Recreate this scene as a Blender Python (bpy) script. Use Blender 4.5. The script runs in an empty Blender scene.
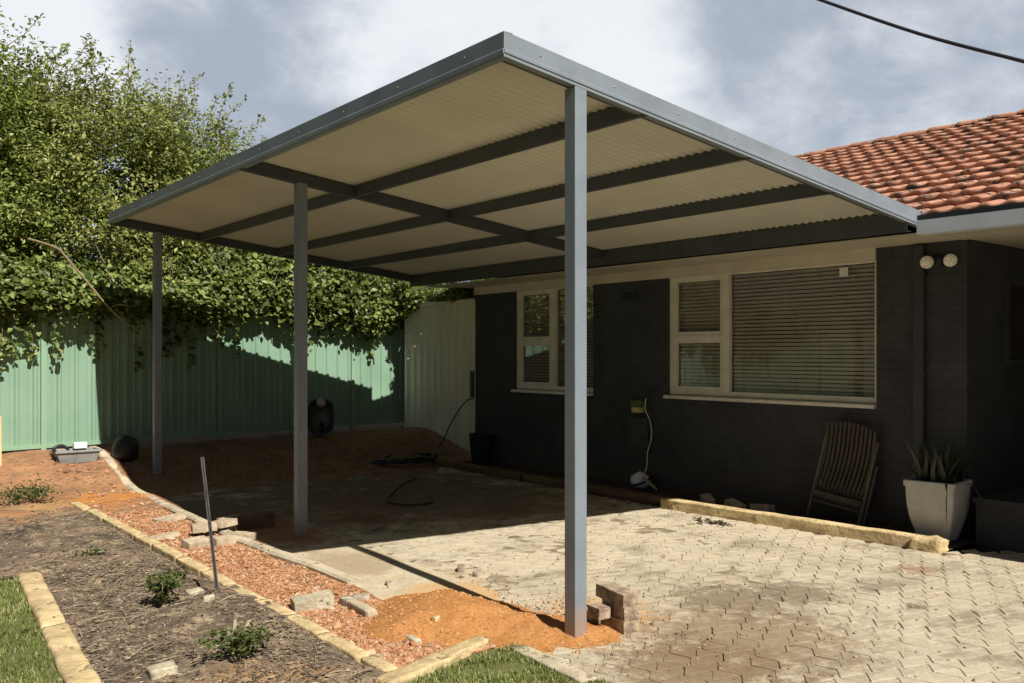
import bpy, bmesh, math, random
import numpy as np
from mathutils import Vector, Matrix, noise
R = random.Random(7); NR = np.random.default_rng(11)
S = bpy.context.scene; C = S.collection
PI = math.pi

# ------------------------------------------------------------------ camera model
F, YAW, CX, CY, Y0, CH = 887.1, 0.6755, -3.4097, -3.685, 354.33, 1.6
cam = bpy.data.cameras.new('camera'); co = bpy.data.objects.new('camera', cam); C.objects.link(co)
co.location = (CX, CY, CH); co.rotation_euler = (PI/2, 0, -YAW)
cam.sensor_width = 36; cam.lens = F/1024*36; cam.shift_y = (Y0-341.5)/1024; cam.clip_end = 2000
S.camera = co
def ss(a, b, x):
    t = min(1, max(0, (x-a)/(b-a))); return t*t*(3-2*t)
def hgt(a, b):                       # lie of the land: level, with a bank of soil up to the fence
    return .36*ss(6.9, 8.5, b)
def G(u, v, z=None):                 # site survey: where a sight line meets the ground
    zz = z if z is not None else 0.
    for k in range(12):
        w = F*(CH-zz)/(v-Y0); r = (u-512)/F*w
        a = CX+r*math.cos(YAW)+w*math.sin(YAW); b = CY-r*math.sin(YAW)+w*math.cos(YAW)
        if z is not None: break
        zz = .5*zz+.5*hgt(a, b)
    return (a, b, zz)
def nz(x, y, z=0., s=1.): return noise.noise(Vector((x*s, y*s, z*s)))

# ------------------------------------------------------------------ materials
def new(name):
    m = bpy.data.materials.new(name); m.use_nodes = True; nt = m.node_tree
    return m, nt, nt.nodes['Principled BSDF']
class N:
    def __init__(s, nt): s.nt = nt; s.co = s.n('ShaderNodeTexCoord').outputs['Object']
    def n(s, t, **k):
        x = s.nt.nodes.new(t)
        for a, b in k.items():
            if hasattr(x, a): setattr(x, a, b)
        return x
    def l(s, a, b): s.nt.links.new(a, b)
    def put(s, sock, v):
        if hasattr(v, 'is_linked'): s.l(v, sock)
        elif isinstance(v, (tuple, list)) and len(v) == 3 and sock.type == 'RGBA': sock.default_value = (*v, 1)
        else: sock.default_value = v
    def noise(s, scale, detail=4, rough=.55, vec=None, dist=0):
        x = s.n('ShaderNodeTexNoise'); x.inputs['Scale'].default_value = scale; x.inputs['Detail'].default_value = detail
        x.inputs['Roughness'].default_value = rough; x.inputs['Distortion'].default_value = dist; s.l(vec or s.co, x.inputs['Vector']); return x.outputs['Fac']
    def mth(s, op, a, b=0., c=0.):
        x = s.n('ShaderNodeMath', operation=op); s.put(x.inputs[0], a); s.put(x.inputs[1], b); s.put(x.inputs[2], c); return x.outputs[0]
    def rng(s, v, a, b, c=0., d=1.):
        x = s.n('ShaderNodeMapRange', interpolation_type='SMOOTHSTEP')
        for i, q in enumerate((v, a, b, c, d)): s.put(x.inputs[i], q)
        return x.outputs[0]
    def mix(s, f, a, b, mode='MIX'):
        x = s.n('ShaderNodeMix', data_type='RGBA', blend_type=mode); s.put(x.inputs[0], f); s.put(x.inputs[6], a); s.put(x.inputs[7], b); return x.outputs[2]
    def bump(s, h, strength, dist=.01, nrm=None):
        x = s.n('ShaderNodeBump'); s.l(h, x.inputs['Height']); x.inputs['Strength'].default_value = strength; x.inputs['Distance'].default_value = dist
        if nrm: s.l(nrm, x.inputs['Normal'])
        return x.outputs[0]
    def mapping(s, scale=(1, 1, 1), rot=(0, 0, 0), loc=(0, 0, 0)):
        x = s.n('ShaderNodeMapping'); s.l(s.co, x.inputs[0]); x.inputs['Scale'].default_value = scale; x.inputs['Rotation'].default_value = rot; x.inputs['Location'].default_value = loc; return x.outputs[0]
    def xyz(s, v):
        x = s.n('ShaderNodeSeparateXYZ'); s.l(v, x.inputs[0]); return x.outputs
    def comb(s, a, b, c=0.):
        x = s.n('ShaderNodeCombineXYZ')
        for i, q in enumerate((a, b, c)): s.put(x.inputs[i], q)
        return x.outputs[0]
def sc(c, k): return tuple(min(1, x*k) for x in c)
def simple(name, c, rough=.6, var=.18, scale=6, bump=.15, bscale=50, bdist=.004, spec=.4, metal=0, c2=None, stretch=(1, 1, 1), fleck=None):
    m, nt, p = new(name); n = N(nt)
    v = n.mapping(stretch)
    f = n.rng(n.noise(scale, 6, .62, v), .3, .7)
    col = n.mix(f, sc(c, 1-var), c2 or sc(c, 1+var))
    if fleck:
        col = n.mix(n.rng(n.noise(fleck[1], 3, .6), fleck[2], fleck[2]+.08), col, fleck[0])
    n.l(col, p.inputs['Base Color']); p.inputs['Roughness'].default_value = rough; p.inputs['Metallic'].default_value = metal
    p.inputs['Specular IOR Level'].default_value = spec
    if bump: n.l(n.bump(n.noise(bscale, 5, .6, v), bump, bdist), p.inputs['Normal'])
    return m
MT = {}
MT['steel_grey'] = simple('painted_grey_steel', (.19, .22, .255), .42, .10, 3, .03, 30, spec=.5)
def splash(m):
    nt = m.node_tree; n = N(nt); p = nt.nodes['Principled BSDF']; src = p.inputs['Base Color'].links[0].from_socket; z = n.xyz(n.co)[2]
    f = n.rng(n.mth('ADD', z, n.mth('MULTIPLY', n.noise(9, 5, .65), .35)), .18, .42, 1, 0)
    sm_ = n.rng(n.noise(4, 6, .7, n.mapping((3, 3, .4))), .52, .75)
    c = n.mix(n.mth('MULTIPLY', sm_, .25), src, (.30, .28, .25)); n.l(n.mix(n.mth('MULTIPLY', f, .55), c, (.34, .19, .09)), p.inputs['Base Color'])
splash(MT['steel_grey'])
MT['purlin'] = simple('dark_steel', (.055, .06, .068), .5, .15, 4, .04, 30)
MT['cream_under'] = simple('cream_roof_sheet', (.54, .54, .48), .45, .07, 1.2, .0, spec=.35)
MT['grey_top'] = simple('grey_roof_sheet', (.16, .18, .2), .45, .1, 2, .0)
MT['char_wall'] = None
MT['cream_paint'] = simple('cream_paint', (.68, .65, .56), .5, .10, 5, .05, 40)
MT['soffit'] = simple('soffit_board', (.55, .51, .42), .6, .08, 2, .03, 30)
MT['gutter'] = simple('pale_gutter', (.68, .78, .92), .4, .08, 2, .02, 20)
MT['black_trim'] = simple('black_trim', (.02, .02, .022), .5, .15, 4, .03, 30)
MT['sill'] = simple('sill_paint', (.70, .67, .60), .5, .12, 9, .06, 40)
MT['blind'] = simple('blind_slat', (.66, .62, .54), .55, .1, 5, 0)
MT['dark_in'] = simple('dark_room', (.03, .028, .025), .9, .2, 2, 0)
MT['curtain'] = simple('room_things', (.32, .26, .15), .9, .3, 2.5, 0)
MT['white'] = simple('white_plastic', (.75, .75, .72), .45, .08, 6, .03, 40)
MT['lamp'] = simple('lamp_glass', (.85, .78, .66), .25, .25, 60, .2, 90, spec=.6)
MT['fence'] = simple('green_fence_paint', (.205, .335, .235), .45, .06, 1.5, .03, 20, c2=(.235, .36, .26))
MT['fence_post'] = simple('green_post_paint', (.24, .37, .25), .42, .06, 2, .02, 20)
MT['cream_sheet'] = simple('cream_screen_sheet', (.66, .63, .52), .5, .12, 2, .03, 20, stretch=(1, 1, .3))
MT['bark'] = simple('bark', (.17, .13, .09), .9, .4, 12, .6, 30, .01, stretch=(1, 1, .25))
MT['pale_branch'] = simple('pale_branch', (.24, .185, .105), .85, .3, 18, .4, 40)
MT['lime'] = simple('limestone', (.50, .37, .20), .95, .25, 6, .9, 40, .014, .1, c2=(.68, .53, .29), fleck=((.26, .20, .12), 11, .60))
MT['lime_grey'] = simple('weathered_limestone', (.46, .40, .29), .92, .3, 10, .8, 50, .012, .15, c2=(.55, .48, .34), fleck=((.16, .14, .11), 18, .6))
MT['kerb'] = simple('concrete_kerb', (.45, .38, .27), .92, .25, 7, .6, 60, .008, .15, fleck=((.20, .17, .13), 12, .6))
MT['brick'] = simple('red_brown_brick', (.22, .155, .11), .9, .35, 12, .8, 60, .008, .15, c2=(.46, .36, .26), fleck=((.09, .06, .05), 30, .62))
MT['paver_loose'] = simple('loose_paver', (.46, .36, .24), .9, .25, 12, .7, 60, .008, .15, c2=(.54, .45, .32))
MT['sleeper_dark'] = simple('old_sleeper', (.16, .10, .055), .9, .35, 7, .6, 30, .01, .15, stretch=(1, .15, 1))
MT['chair_wood'] = simple('weathered_wood', (.075, .06, .042), .75, .3, 9, .4, 40, stretch=(3, 3, .4))
MT['chair_metal'] = simple('chair_frame', (.13, .11, .09), .6, .2, 9, .1, 40)
MT['pot'] = simple('pale_glazed_pot', (.46, .46, .43), .45, .1, 5, .1, 30, fleck=((.4, .38, .33), 9, .62))
MT['soil_dark'] = simple('pot_soil', (.05, .04, .03), .95, .3, 20, .6, 40)
MT['black_plastic'] = simple('black_plastic', (.018, .018, .02), .5, .2, 6, .05, 30)
MT['rubber'] = simple('rubber_hose', (.012, .014, .02), .45, .2, 6, .05, 30)
MT['blue_tarp'] = simple('dark_blue_hose', (.02, .022, .032), .45, .2, 6, .05, 30)
MT['barrow'] = simple('barrow_paint', (.07, .07, .075), .4, .25, 7, .1, 30)
MT['barrow_worn'] = simple('worn_galvanised_steel', (.34, .35, .35), .45, .25, 7, .1, 30, metal=.4)  # frame steel, and the painted highlight on the tray nose
MT['picket'] = simple('galvanised_picket', (.06, .056, .055), .55, .25, 20, .2, 60, metal=0, c2=(.11, .10, .10))
MT['timber'] = simple('raw_timber', (.62, .45, .23), .8, .2, 9, .3, 40, stretch=(3, 3, .3))
MT['cable'] = simple('power_cable', (.02, .02, .022), .6, .1, 6, 0)
MT['stone'] = simple('rubble', (.34, .28, .21), .95, .35, 10, .6, 40, .01)
MT['concrete'] = None
MT['tray'] = simple('grey_tray', (.22, .23, .22), .6, .2, 8, .1, 30)
MT['grn_box'] = simple('green_box', (.07, .15, .04), .5, .25, 10, .05, 30)
MT['yel_box'] = simple('yellow_label', (.55, .48, .20), .5, .2, 14, .05, 30)

def wallmat():
    m, nt, p = new('charcoal_painted_brick'); n = N(nt)
    x = n.xyz(n.co); v = n.comb(n.mth('ADD', x[0], x[1]), x[2])
    b = n.n('ShaderNodeTexBrick'); n.l(v, b.inputs['Vector'])
    for k, q in (('Scale', 1), ('Mortar Size', .006), ('Mortar Smooth', .5), ('Brick Width', .24), ('Row Height', .086)): b.inputs[k].default_value = q
    b.inputs['Color1'].default_value = (0, 0, 0, 1); b.inputs['Color2'].default_value = (1, 1, 1, 1)
    f = n.rng(n.noise(2.2, 7, .65), .3, .7)
    c = n.mix(f, (.040, .041, .046), (.060, .060, .066)); c = n.mix(n.mth('MULTIPLY', n.xyz(b.outputs['Color'])[0], .2), c, (.062, .060, .060)); c = n.mix(n.mth('MULTIPLY', b.outputs['Fac'], .25), c, (.018, .018, .02))
    dust = n.mth('MULTIPLY', n.rng(n.mth('ADD', x[2], n.mth('MULTIPLY', n.noise(5, 5, .65), .5)), .2, .75, 1, 0), .5)
    n.l(n.mix(dust, c, (.12, .085, .06)), p.inputs['Base Color'])
    p.inputs['Roughness'].default_value = .75; p.inputs['Specular IOR Level'].default_value = .25
    inv = n.mth('SUBTRACT', 1., b.outputs['Fac'])
    n.l(n.bump(n.noise(70, 4), .25, .004, n.bump(inv, .5, .005)), p.inputs['Normal'])
    return m
MT['char_wall'] = wallmat(); MT['char_pipe'] = simple('charcoal_paint', (.042, .042, .046), .55, .2, 5, .05, 30); MT['porch_face'] = simple('dark_porch_paint', (.030, .030, .033), .7, .25, 4, .2, 40)

def tilemat():
    m, nt, p = new('terracotta_tile'); n = N(nt)
    x = n.xyz(n.co)
    iu = n.mth('FLOOR', n.mth('DIVIDE', x[1], .20)); iv = n.mth('FLOOR', n.mth('DIVIDE', n.mth('ADD', x[0], .615), .30))
    w = n.n('ShaderNodeTexWhiteNoise', noise_dimensions='2D'); n.l(n.comb(iu, iv), w.inputs['Vector'])
    col = n.mix(w.outputs['Value'], (.33, .15, .095), (.52, .26, .17))
    f = n.rng(n.noise(7, 6, .65), .47, .62)
    col = n.mix(n.mth('MULTIPLY', f, n.rng(n.noise(.9, 3), .30, .50)), col, (.085, .065, .05))
    col = n.mix(n.mth('MULTIPLY', n.rng(n.noise(26, 4), .55, .7), .5), col, (.42, .26, .17))
    n.l(col, p.inputs['Base Color']); p.inputs['Roughness'].default_value = .85; p.inputs['Specular IOR Level'].default_value = .2
    n.l(n.bump(n.noise(60, 4), .3, .006), p.inputs['Normal']); return m
MT['tile'] = tilemat()

def pavemat():
    m, nt, p = new('interlocking_pavers'); n = N(nt)
    v = n.mapping(rot=(0, 0, math.radians(18.2)))
    x = n.xyz(v)
    geo = n.n('ShaderNodeNewGeometry'); tone = geo.outputs['Random Per Island']
    col = n.mix(tone, (.315, .28, .215), (.51, .455, .355))
    col = n.mix(n.mth('MULTIPLY', n.rng(n.noise(3.1, 6, .7), .42, .62), .5), col, (.29, .245, .175))
    col = n.mix(n.rng(n.noise(30, 6, .7), .35, .7), col, (.50, .42, .29))
    col = n.mix(n.mth('MULTIPLY', n.rng(n.noise(75, 4, .75), .5, .72), .6), col, (.26, .20, .13))
    # sand swept over the far half fills the joints
    g = n.xyz(n.co)
    far = n.rng(g[1], -.2, 2.0)
    sandf = n.rng(n.mth('ADD', n.noise(1.6, 5, .6), n.mth('MULTIPLY', far, .24)), .50, .72)
    col = n.mix(n.mth('MULTIPLY', sandf, .62), col, (.52, .45, .325))
    # grime and stains; the carport blobs also carry painted shade
    st = n.rng(n.noise(1.5, 8, .72, n.mapping((1, 1.6, 1), (0, 0, .5), (3.1, 1.7, 0))), .50, .66)
    col = n.mix(n.mth('MULTIPLY', st, .7), col, (.19, .15, .105))
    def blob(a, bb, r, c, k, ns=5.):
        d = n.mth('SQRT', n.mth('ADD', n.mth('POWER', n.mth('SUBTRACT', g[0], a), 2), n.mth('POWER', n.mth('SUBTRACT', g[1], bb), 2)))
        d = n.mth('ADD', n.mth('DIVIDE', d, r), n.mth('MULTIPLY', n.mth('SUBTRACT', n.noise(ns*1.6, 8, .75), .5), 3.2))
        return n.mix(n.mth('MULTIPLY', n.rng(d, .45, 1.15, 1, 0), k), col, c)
    col = blob(.75, -.60, .72, (.20, .14, .08), .72, 5)
    col = blob(.15, -.75, .55, (.20, .14, .08), .85, 5)
    col = blob(1.8, 5.4, 2.4, (.13, .095, .065), .92, 1.2)  # this and the next two: spilled soil plus carport shade darkened into the colour
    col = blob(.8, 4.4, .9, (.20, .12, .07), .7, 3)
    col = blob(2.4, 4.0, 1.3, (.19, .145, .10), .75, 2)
    col = blob(1.32, -.02, .42, (.18, .135, .085), .8, 6)
    col = blob(1.80, -.22, .34, (.17, .135, .09), .8, 6)
    col = blob(3.05, -.42, .17, (.26, .15, .09), .7, 9)
    col = blob(.42, .25, .42, (.48, .26, .10), .6, 7)
    col = blob(-.1, 1.45, .5, (.50, .27, .10), .45, 7)
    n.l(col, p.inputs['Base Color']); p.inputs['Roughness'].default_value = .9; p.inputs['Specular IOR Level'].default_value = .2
    n.l(n.bump(n.noise(110, 5, .7), .55, .006, n.bump(n.noise(22, 4, .6), .35, .006)), p.inputs['Normal']); return m
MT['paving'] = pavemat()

def soilmat(name, cols, scale, bump=1., bd=.02, extra=None):
    m, nt, p = new(name); n = N(nt)
    col = n.mix(n.rng(n.noise(scale, 7, .7), .32, .68), cols[0], cols[1])
    col = n.mix(n.rng(n.noise(scale*6, 5, .7), .5, .68), col, cols[2])
    g = n.xyz(n.co)
    if extra:
        for (a, b, r, c, k) in extra:
            d = n.mth('SQRT', n.mth('ADD', n.mth('POWER', n.mth('SUBTRACT', g[0], a), 2), n.mth('POWER', n.mth('SUBTRACT', g[1], b), 2)))
            d = n.mth('ADD', n.mth('DIVIDE', d, r), n.mth('MULTIPLY', n.mth('SUBTRACT', n.noise(4, 6, .65), .5), 1.8))
            col = n.mix(n.mth('MULTIPLY', n.rng(d, .5, 1.1, 1, 0), k), col, c)
    n.l(col, p.inputs['Base Color']); p.inputs['Roughness'].default_value = .95; p.inputs['Specular IOR Level'].default_value = .1
    n.l(n.bump(n.noise(scale*9, 6, .7), bump, bd), p.inputs['Normal']); return m
ORANGE = (.52, .215, .055)
MT['mulch'] = soilmat('mulch_bed', ((.055, .044, .036), (.23, .17, .115), (.36, .27, .175)), 1.8, .45, .012, extra=[(-1.3, 6.9, .9, (.44, .22, .08), .8), (-2.6, 6.6, 1.4, (.30, .19, .10), .7), (-1.9, 7.9, 1.3, (.34, .22, .12), .8), (-1.7, .35, .35, (.32, .19, .09), .7)])
MT['gravel_soil'] = soilmat('pink_gravel', ((.36, .18, .085), (.46, .25, .13), (.22, .11, .055)), 9, extra=[(-.75, 6.6, 1.0, (.52, .24, .08), .85), (-.85, .8, .6, (.55, .27, .09), .8)])
MT['spill'] = soilmat('spilled_orange_soil', ((.25, .13, .07), (.42, .22, .11), (.16, .10, .065)), 2.6, extra=[(-.75, 6.5, .5, ORANGE, .8)])
MT['joint_sand'] = soilmat('joint_sand', ((.13, .105, .07), (.34, .275, .18), (.42, .34, .23)), 5, .6, .006)
MT['bank'] = soilmat('red_brown_soil', ((.16, .085, .045), (.26, .14, .075), (.33, .21, .12)), 4)
MT['wallbed'] = soilmat('bare_dark_soil', ((.05, .04, .03), (.10, .075, .05), (.14, .10, .07)), 6)
MT['sand'] = soilmat('orange_sand', ((.42, .185, .062), (.52, .25, .09), (.30, .13, .042)), 6, 1., .014)
MT['ground'] = soilmat('far_ground', ((.10, .12, .045), (.17, .15, .08), (.2, .17, .1)), .4)
MT['lawn'] = soilmat('lawn_soil', ((.13, .15, .05), (.18, .19, .07), (.2, .17, .1)), 6)
MT['concrete'] = soilmat('old_concrete', ((.44, .375, .26), (.54, .46, .32), (.34, .28, .19)), 5, .5, .006, extra=[(0, 5.2, 1.6, (.15, .10, .065), .9), (-.15, 3.8, .8, (.30, .145, .065), .85), (.0, 1.1, .5, (.5, .27, .1), .6), (-.2, 2.4, .5, (.27, .2, .12), .6)])  # large dark patch mixes spilled soil with painted carport shade

def leafmat(name, a, b, c, trans=.35, rough=.5):
    m, nt, p = new(name); n = N(nt)
    geo = n.n('ShaderNodeNewGeometry'); rnd = geo.outputs['Random Per Island']
    r = n.n('ShaderNodeValToRGB'); n.l(rnd, r.inputs[0]); e = r.color_ramp.elements
    e[0].color = (*a, 1); e[1].color = (*c, 1); e[1].position = 1
    k = e.new(.5); k.color = (*b, 1)
    col = n.mix(n.rng(n.noise(.8, 4), .35, .65), r.outputs[0], (.62, .62, .55), 'MULTIPLY')
    n.l(col, p.inputs['Base Color']); p.inputs['Roughness'].default_value = rough; p.inputs['Specular IOR Level'].default_value = .35
    t = n.n('ShaderNodeBsdfTranslucent'); n.l(n.mix(.5, col, (.16, .20, .02)), t.inputs['Color'])
    mx = n.n('ShaderNodeMixShader'); mx.inputs[0].default_value = trans
    n.l(p.outputs[0], mx.inputs[1]); n.l(t.outputs[0], mx.inputs[2])
    n.l(mx.outputs[0], nt.nodes['Material Output'].inputs['Surface']); return m
MT['leaf_tree'] = leafmat('tree_leaf', (.11, .175, .035), (.31, .39, .09), (.54, .58, .20))
MT['leaf_olive'] = leafmat('olive_leaf', (.13, .18, .04), (.35, .40, .11), (.58, .57, .23))
MT['leaf_vine'] = leafmat('vine_leaf', (.05, .09, .02), (.17, .225, .05), (.40, .44, .15), rough=.42)
MT['leaf_weed'] = leafmat('weed_leaf', (.05, .08, .02), (.09, .13, .03), (.17, .18, .06))
MT['grass'] = leafmat('grass_blade', (.17, .22, .055), (.28, .33, .09), (.50, .46, .24))
MT['leaf_pot'] = leafmat('snake_plant_leaf', (.025, .034, .018), (.045, .056, .032), (.085, .092, .055), .1)

def glassmat():
    m, nt, p = new('window_glass'); n = N(nt)
    t = n.n('ShaderNodeBsdfTransparent'); t.inputs[0].default_value = (.85, .84, .83, 1)
    g = n.n('ShaderNodeBsdfGlossy'); g.inputs['Roughness'].default_value = .02
    f = n.n('ShaderNodeFresnel'); f.inputs[0].default_value = 1.52
    mx = n.n('ShaderNodeMixShader'); n.l(n.mth('MULTIPLY', f.outputs[0], .38), mx.inputs[0]); n.l(t.outputs[0], mx.inputs[1]); n.l(g.outputs[0], mx.inputs[2])
    n.l(mx.outputs[0], nt.nodes['Material Output'].inputs['Surface']); return m
MT['glass'] = glassmat()

# ------------------------------------------------------------------ object helpers
def tag(o, label=None, cat=None, group=None, kind=None):
    if label: o['label'] = label
    if cat: o['category'] = cat
    if group: o['group'] = group
    if kind: o['kind'] = kind
    return o
def thing(name, loc, label, cat, group=None, rz=0):
    o = bpy.data.objects.new(name, None); C.objects.link(o); o.location = loc; o.rotation_euler = (0, 0, rz); o.empty_display_size = .2
    return tag(o, label, cat, group)
class MB:
    def __init__(s): s.v = []; s.f = []; s.mi = []; s.sm = []
    def add(s, vs, fs, mi=0, smooth=False):
        k = len(s.v); s.v += [tuple(p) for p in vs]
        for q in fs: s.f.append(tuple(i+k for i in q)); s.mi.append(mi); s.sm.append(smooth)
        return s
    def box(s, lo, hi, mi=0, rot=None, piv=None):
        (a, b, c), (d, e, f) = lo, hi
        vs = [Vector(q) for q in ((a, b, c), (d, b, c), (d, e, c), (a, e, c), (a, b, f), (d, b, f), (d, e, f), (a, e, f))]
        if rot is not None:
            pv = Vector(piv) if piv is not None else sum(vs, Vector())/8
            vs = [rot @ (q-pv)+pv for q in vs]
        return s.add(vs, [(0, 3, 2, 1), (4, 5, 6, 7), (0, 1, 5, 4), (1, 2, 6, 5), (2, 3, 7, 6), (3, 0, 4, 7)], mi)
    def quadprism(s, ring0, ring1, mi=0, smooth=False):
        n = len(ring0)
        return s.add(list(ring0)+list(ring1), [tuple(range(n))[::-1], tuple(range(n, 2*n))]+[(i, (i+1) % n, n+(i+1) % n, n+i) for i in range(n)], mi, smooth)
    def tube(s, pts, r, n=8, mi=0, caps=True):
        pts = [Vector(p) for p in pts]; rs = r if isinstance(r, (list, tuple)) else [r]*len(pts)
        vs = []; fs = []; up = Vector((0, 0, 1))
        prev = None
        for i, p in enumerate(pts):
            d = (pts[min(i+1, len(pts)-1)]-pts[max(i-1, 0)]).normalized()
            if prev is None:
                x = d.cross(up)
                if x.length < .05: x = d.cross(Vector((1, 0, 0)))
            else: x = prev-d*prev.dot(d)
            x.normalize(); prev = x; y = d.cross(x)
            for k in range(n):
                t = 2*PI*k/n; vs.append(p+(x*math.cos(t)+y*math.sin(t))*rs[i])
        for i in range(len(pts)-1):
            for k in range(n): fs.append((i*n+k, i*n+(k+1) % n, (i+1)*n+(k+1) % n, (i+1)*n+k))
        s.add(vs, fs, mi, True)
        if caps: s.add(vs[:n], [tuple(range(n))], mi); s.add(vs[-n:], [tuple(range(n))[::-1]], mi)
        return s
    def lathe(s, prof, n=16, c=(0, 0, 0), mi=0, M=None):
        vs = []; fs = []
        for r, z in prof:
            for k in range(n):
                t = 2*PI*k/n; q = Vector((r*math.cos(t), r*math.sin(t), z))
                if M: q = M @ q
                vs.append(q+Vector(c))
        for i in range(len(prof)-1):
            for k in range(n): fs.append((i*n+k, i*n+(k+1) % n, (i+1)*n+(k+1) % n, (i+1)*n+k))
        return s.add(vs, fs, mi, True)
    def build(s, name, mats, parent=None, local=False, bevel=0):
        me = bpy.data.meshes.new(name)
        vs = s.v
        if parent is not None and not local:
            q = root_of(parent).location; vs = [(v[0]-q[0], v[1]-q[1], v[2]-q[2]) for v in vs]
        me.from_pydata(vs, [], s.f)
        for m in (mats if isinstance(mats, (list, tuple)) else [mats]): me.materials.append(m)
        for p, i, w in zip(me.polygons, s.mi, s.sm): p.material_index = i; p.use_smooth = w
        bm = bmesh.new(); bm.from_mesh(me)
        bmesh.ops.recalc_face_normals(bm, faces=bm.faces)
        if bevel:
            es = [e for e in bm.edges if len(e.link_faces) == 2 and e.calc_face_angle(0) > .6]
            bmesh.ops.bevel(bm, geom=es, offset=bevel, segments=2, affect='EDGES', profile=.5, clamp_overlap=True)
        bm.to_mesh(me); bm.free()
        o = bpy.data.objects.new(name, me); C.objects.link(o)
        if parent is not None: o.parent = parent
        return o
def root_of(o):
    while o.parent: o = o.parent
    return o
def one(mb, name, mats, loc, label, cat, group=None, bevel=0, local=False):      # a thing that is one mesh, origin at its base
    if not local: mb.v = [(v[0]-loc[0], v[1]-loc[1], v[2]-loc[2]) for v in mb.v]
    o = mb.build(name, mats, bevel=bevel); o.location = loc
    return tag(o, label, cat, group)
def spline(pts, n=8):
    pts = [Vector(p) for p in pts]; P = [pts[0]*2-pts[1]]+pts+[pts[-1]*2-pts[-2]]; out = []
    for i in range(1, len(P)-2):
        a, b, c, d = P[i-1:i+3]
        for k in range(n):
            t = k/n; out.append(.5*((2*b)+(c-a)*t+(2*a-5*b+4*c-d)*t*t+(3*b-a-3*c+d)*t**3))
    return out+[pts[-1]]
def rough_block(lo, hi, amp=.008, cuts=5, seed=0, rot=None, mats=None, name='block', round_=.09):
    """a cut stone: a box with worn arrises and an uneven face, centred on its base, as bmesh -> MB"""
    bm = bmesh.new(); bmesh.ops.create_cube(bm, size=2)
    bmesh.ops.subdivide_edges(bm, edges=bm.edges, cuts=cuts, use_grid_fill=True)
    L = [(h-l)/2 for l, h in zip(lo, hi)]; c = [(h+l)/2 for l, h in zip(lo, hi)]; mn = min(L)
    vs = []
    for v in bm.verts:
        q = Vector((v.co.x*L[0], v.co.y*L[1], v.co.z*L[2]))
        rr = mn*round_*2; inner = Vector([max(-l+rr, min(l-rr, x)) for l, x in zip(L, q)])
        d = q-inner
        if d.length > 1e-6: q = inner+d.normalized()*rr
        nv = noise.noise_vector(q*9+Vector((seed*7.1, seed*3.3, 1)))+noise.noise_vector(q*28+Vector((seed, 2, seed)))*.5
        q += nv*amp
        if rot: q = rot @ q
        vs.append(q+Vector(c))
    mb = MB(); mb.add(vs, [[v.index for v in f.verts] for f in bm.faces], 0, True); bm.free()
    return mb
def big(name, verts, faces, mat, parent=None, smooth=False, mi=None):    # numpy mesh with equal-sized faces
    verts = np.asarray(verts, np.float32); faces = np.asarray(faces, np.int32); me = bpy.data.meshes.new(name)
    nf, k = faces.shape
    me.vertices.add(len(verts)); me.vertices.foreach_set('co', verts.ravel())
    me.loops.add(nf*k); me.loops.foreach_set('vertex_index', faces.ravel())
    me.polygons.add(nf); me.polygons.foreach_set('loop_start', np.arange(nf, dtype=np.int32)*k)
    me.polygons.foreach_set('use_smooth', np.full(nf, smooth))
    me.materials.append(mat); me.update(calc_edges=True); me.validate()
    o = bpy.data.objects.new(name, me); C.objects.link(o)
    if parent is not None: o.parent = parent
    return o
def inside(p, poly):
    x, y = p; r = False; j = len(poly)-1
    for i in range(len(poly)):
        xi, yi = poly[i]; xj, yj = poly[j]
        if (yi > y) != (yj > y) and x < (xj-xi)*(y-yi)/(yj-yi)+xi: r = not r
        j = i
    return r
def patch(name, poly, fz, mat, step=.12, smooth=True):
    """a piece of ground: the polygon cut on a grid and draped over fz"""
    bm = bmesh.new(); f = bm.faces.new([bm.verts.new((x, y, 0)) for x, y in poly])
    for ax in (0, 1):
        lo = min(p[ax] for p in poly); hi = max(p[ax] for p in poly); k = lo+step
        while k < hi-1e-4:
            nrm = (1, 0, 0) if ax == 0 else (0, 1, 0); pt = (k, 0, 0) if ax == 0 else (0, k, 0)
            bmesh.ops.bisect_plane(bm, geom=bm.verts[:]+bm.edges[:]+bm.faces[:], plane_co=pt, plane_no=nrm); k += step
    for v in bm.verts: v.co.z = fz(v.co.x, v.co.y)
    bmesh.ops.recalc_face_normals(bm, faces=bm.faces)
    for f in bm.faces:
        if f.normal.z < 0: f.normal_flip()
        f.smooth = smooth
    me = bpy.data.meshes.new(name); bm.to_mesh(me); bm.free(); me.materials.append(mat)
    o = bpy.data.objects.new(name, me); C.objects.link(o); o['kind'] = 'structure'; return o

# ------------------------------------------------------------------ the setting
KX = -.47; LX = -1.14
def und(a, b): return .012*nz(a, b, 0, .8)+.006*nz(a, b, 3, 2.5)
mb = MB(); mb.add([(-300, -300, -.09), (300, -300, -.09), (300, 300, -.09), (-300, 300, -.09)], [(0, 1, 2, 3)]); mb.build('ground', MT['ground'])['kind'] = 'structure'
def z_pave(a, b): return .006*nz(a, b, 0, 1.1)+.004*nz(a, b, 5, 3)
PAVE = [(.22, 1.05), (-.42, .25), (-.38, -1.2), (-.2, -9), (9, -9), (9, -.6), (4.3, -.62), (3.74, -.3), (3.62, 2.55), (3.70, 7.0), (.22, 7.0)]
patch('paving_bed', PAVE, lambda a, b: z_pave(a, b)-.0100+.0085*ss(-.12, .42, nz(a, b, 21, 1.3)*.7+nz(a, b, 23, 6)*.4+.22*ss(-.2, 2.2, b)), MT['joint_sand'], .06)
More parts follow.
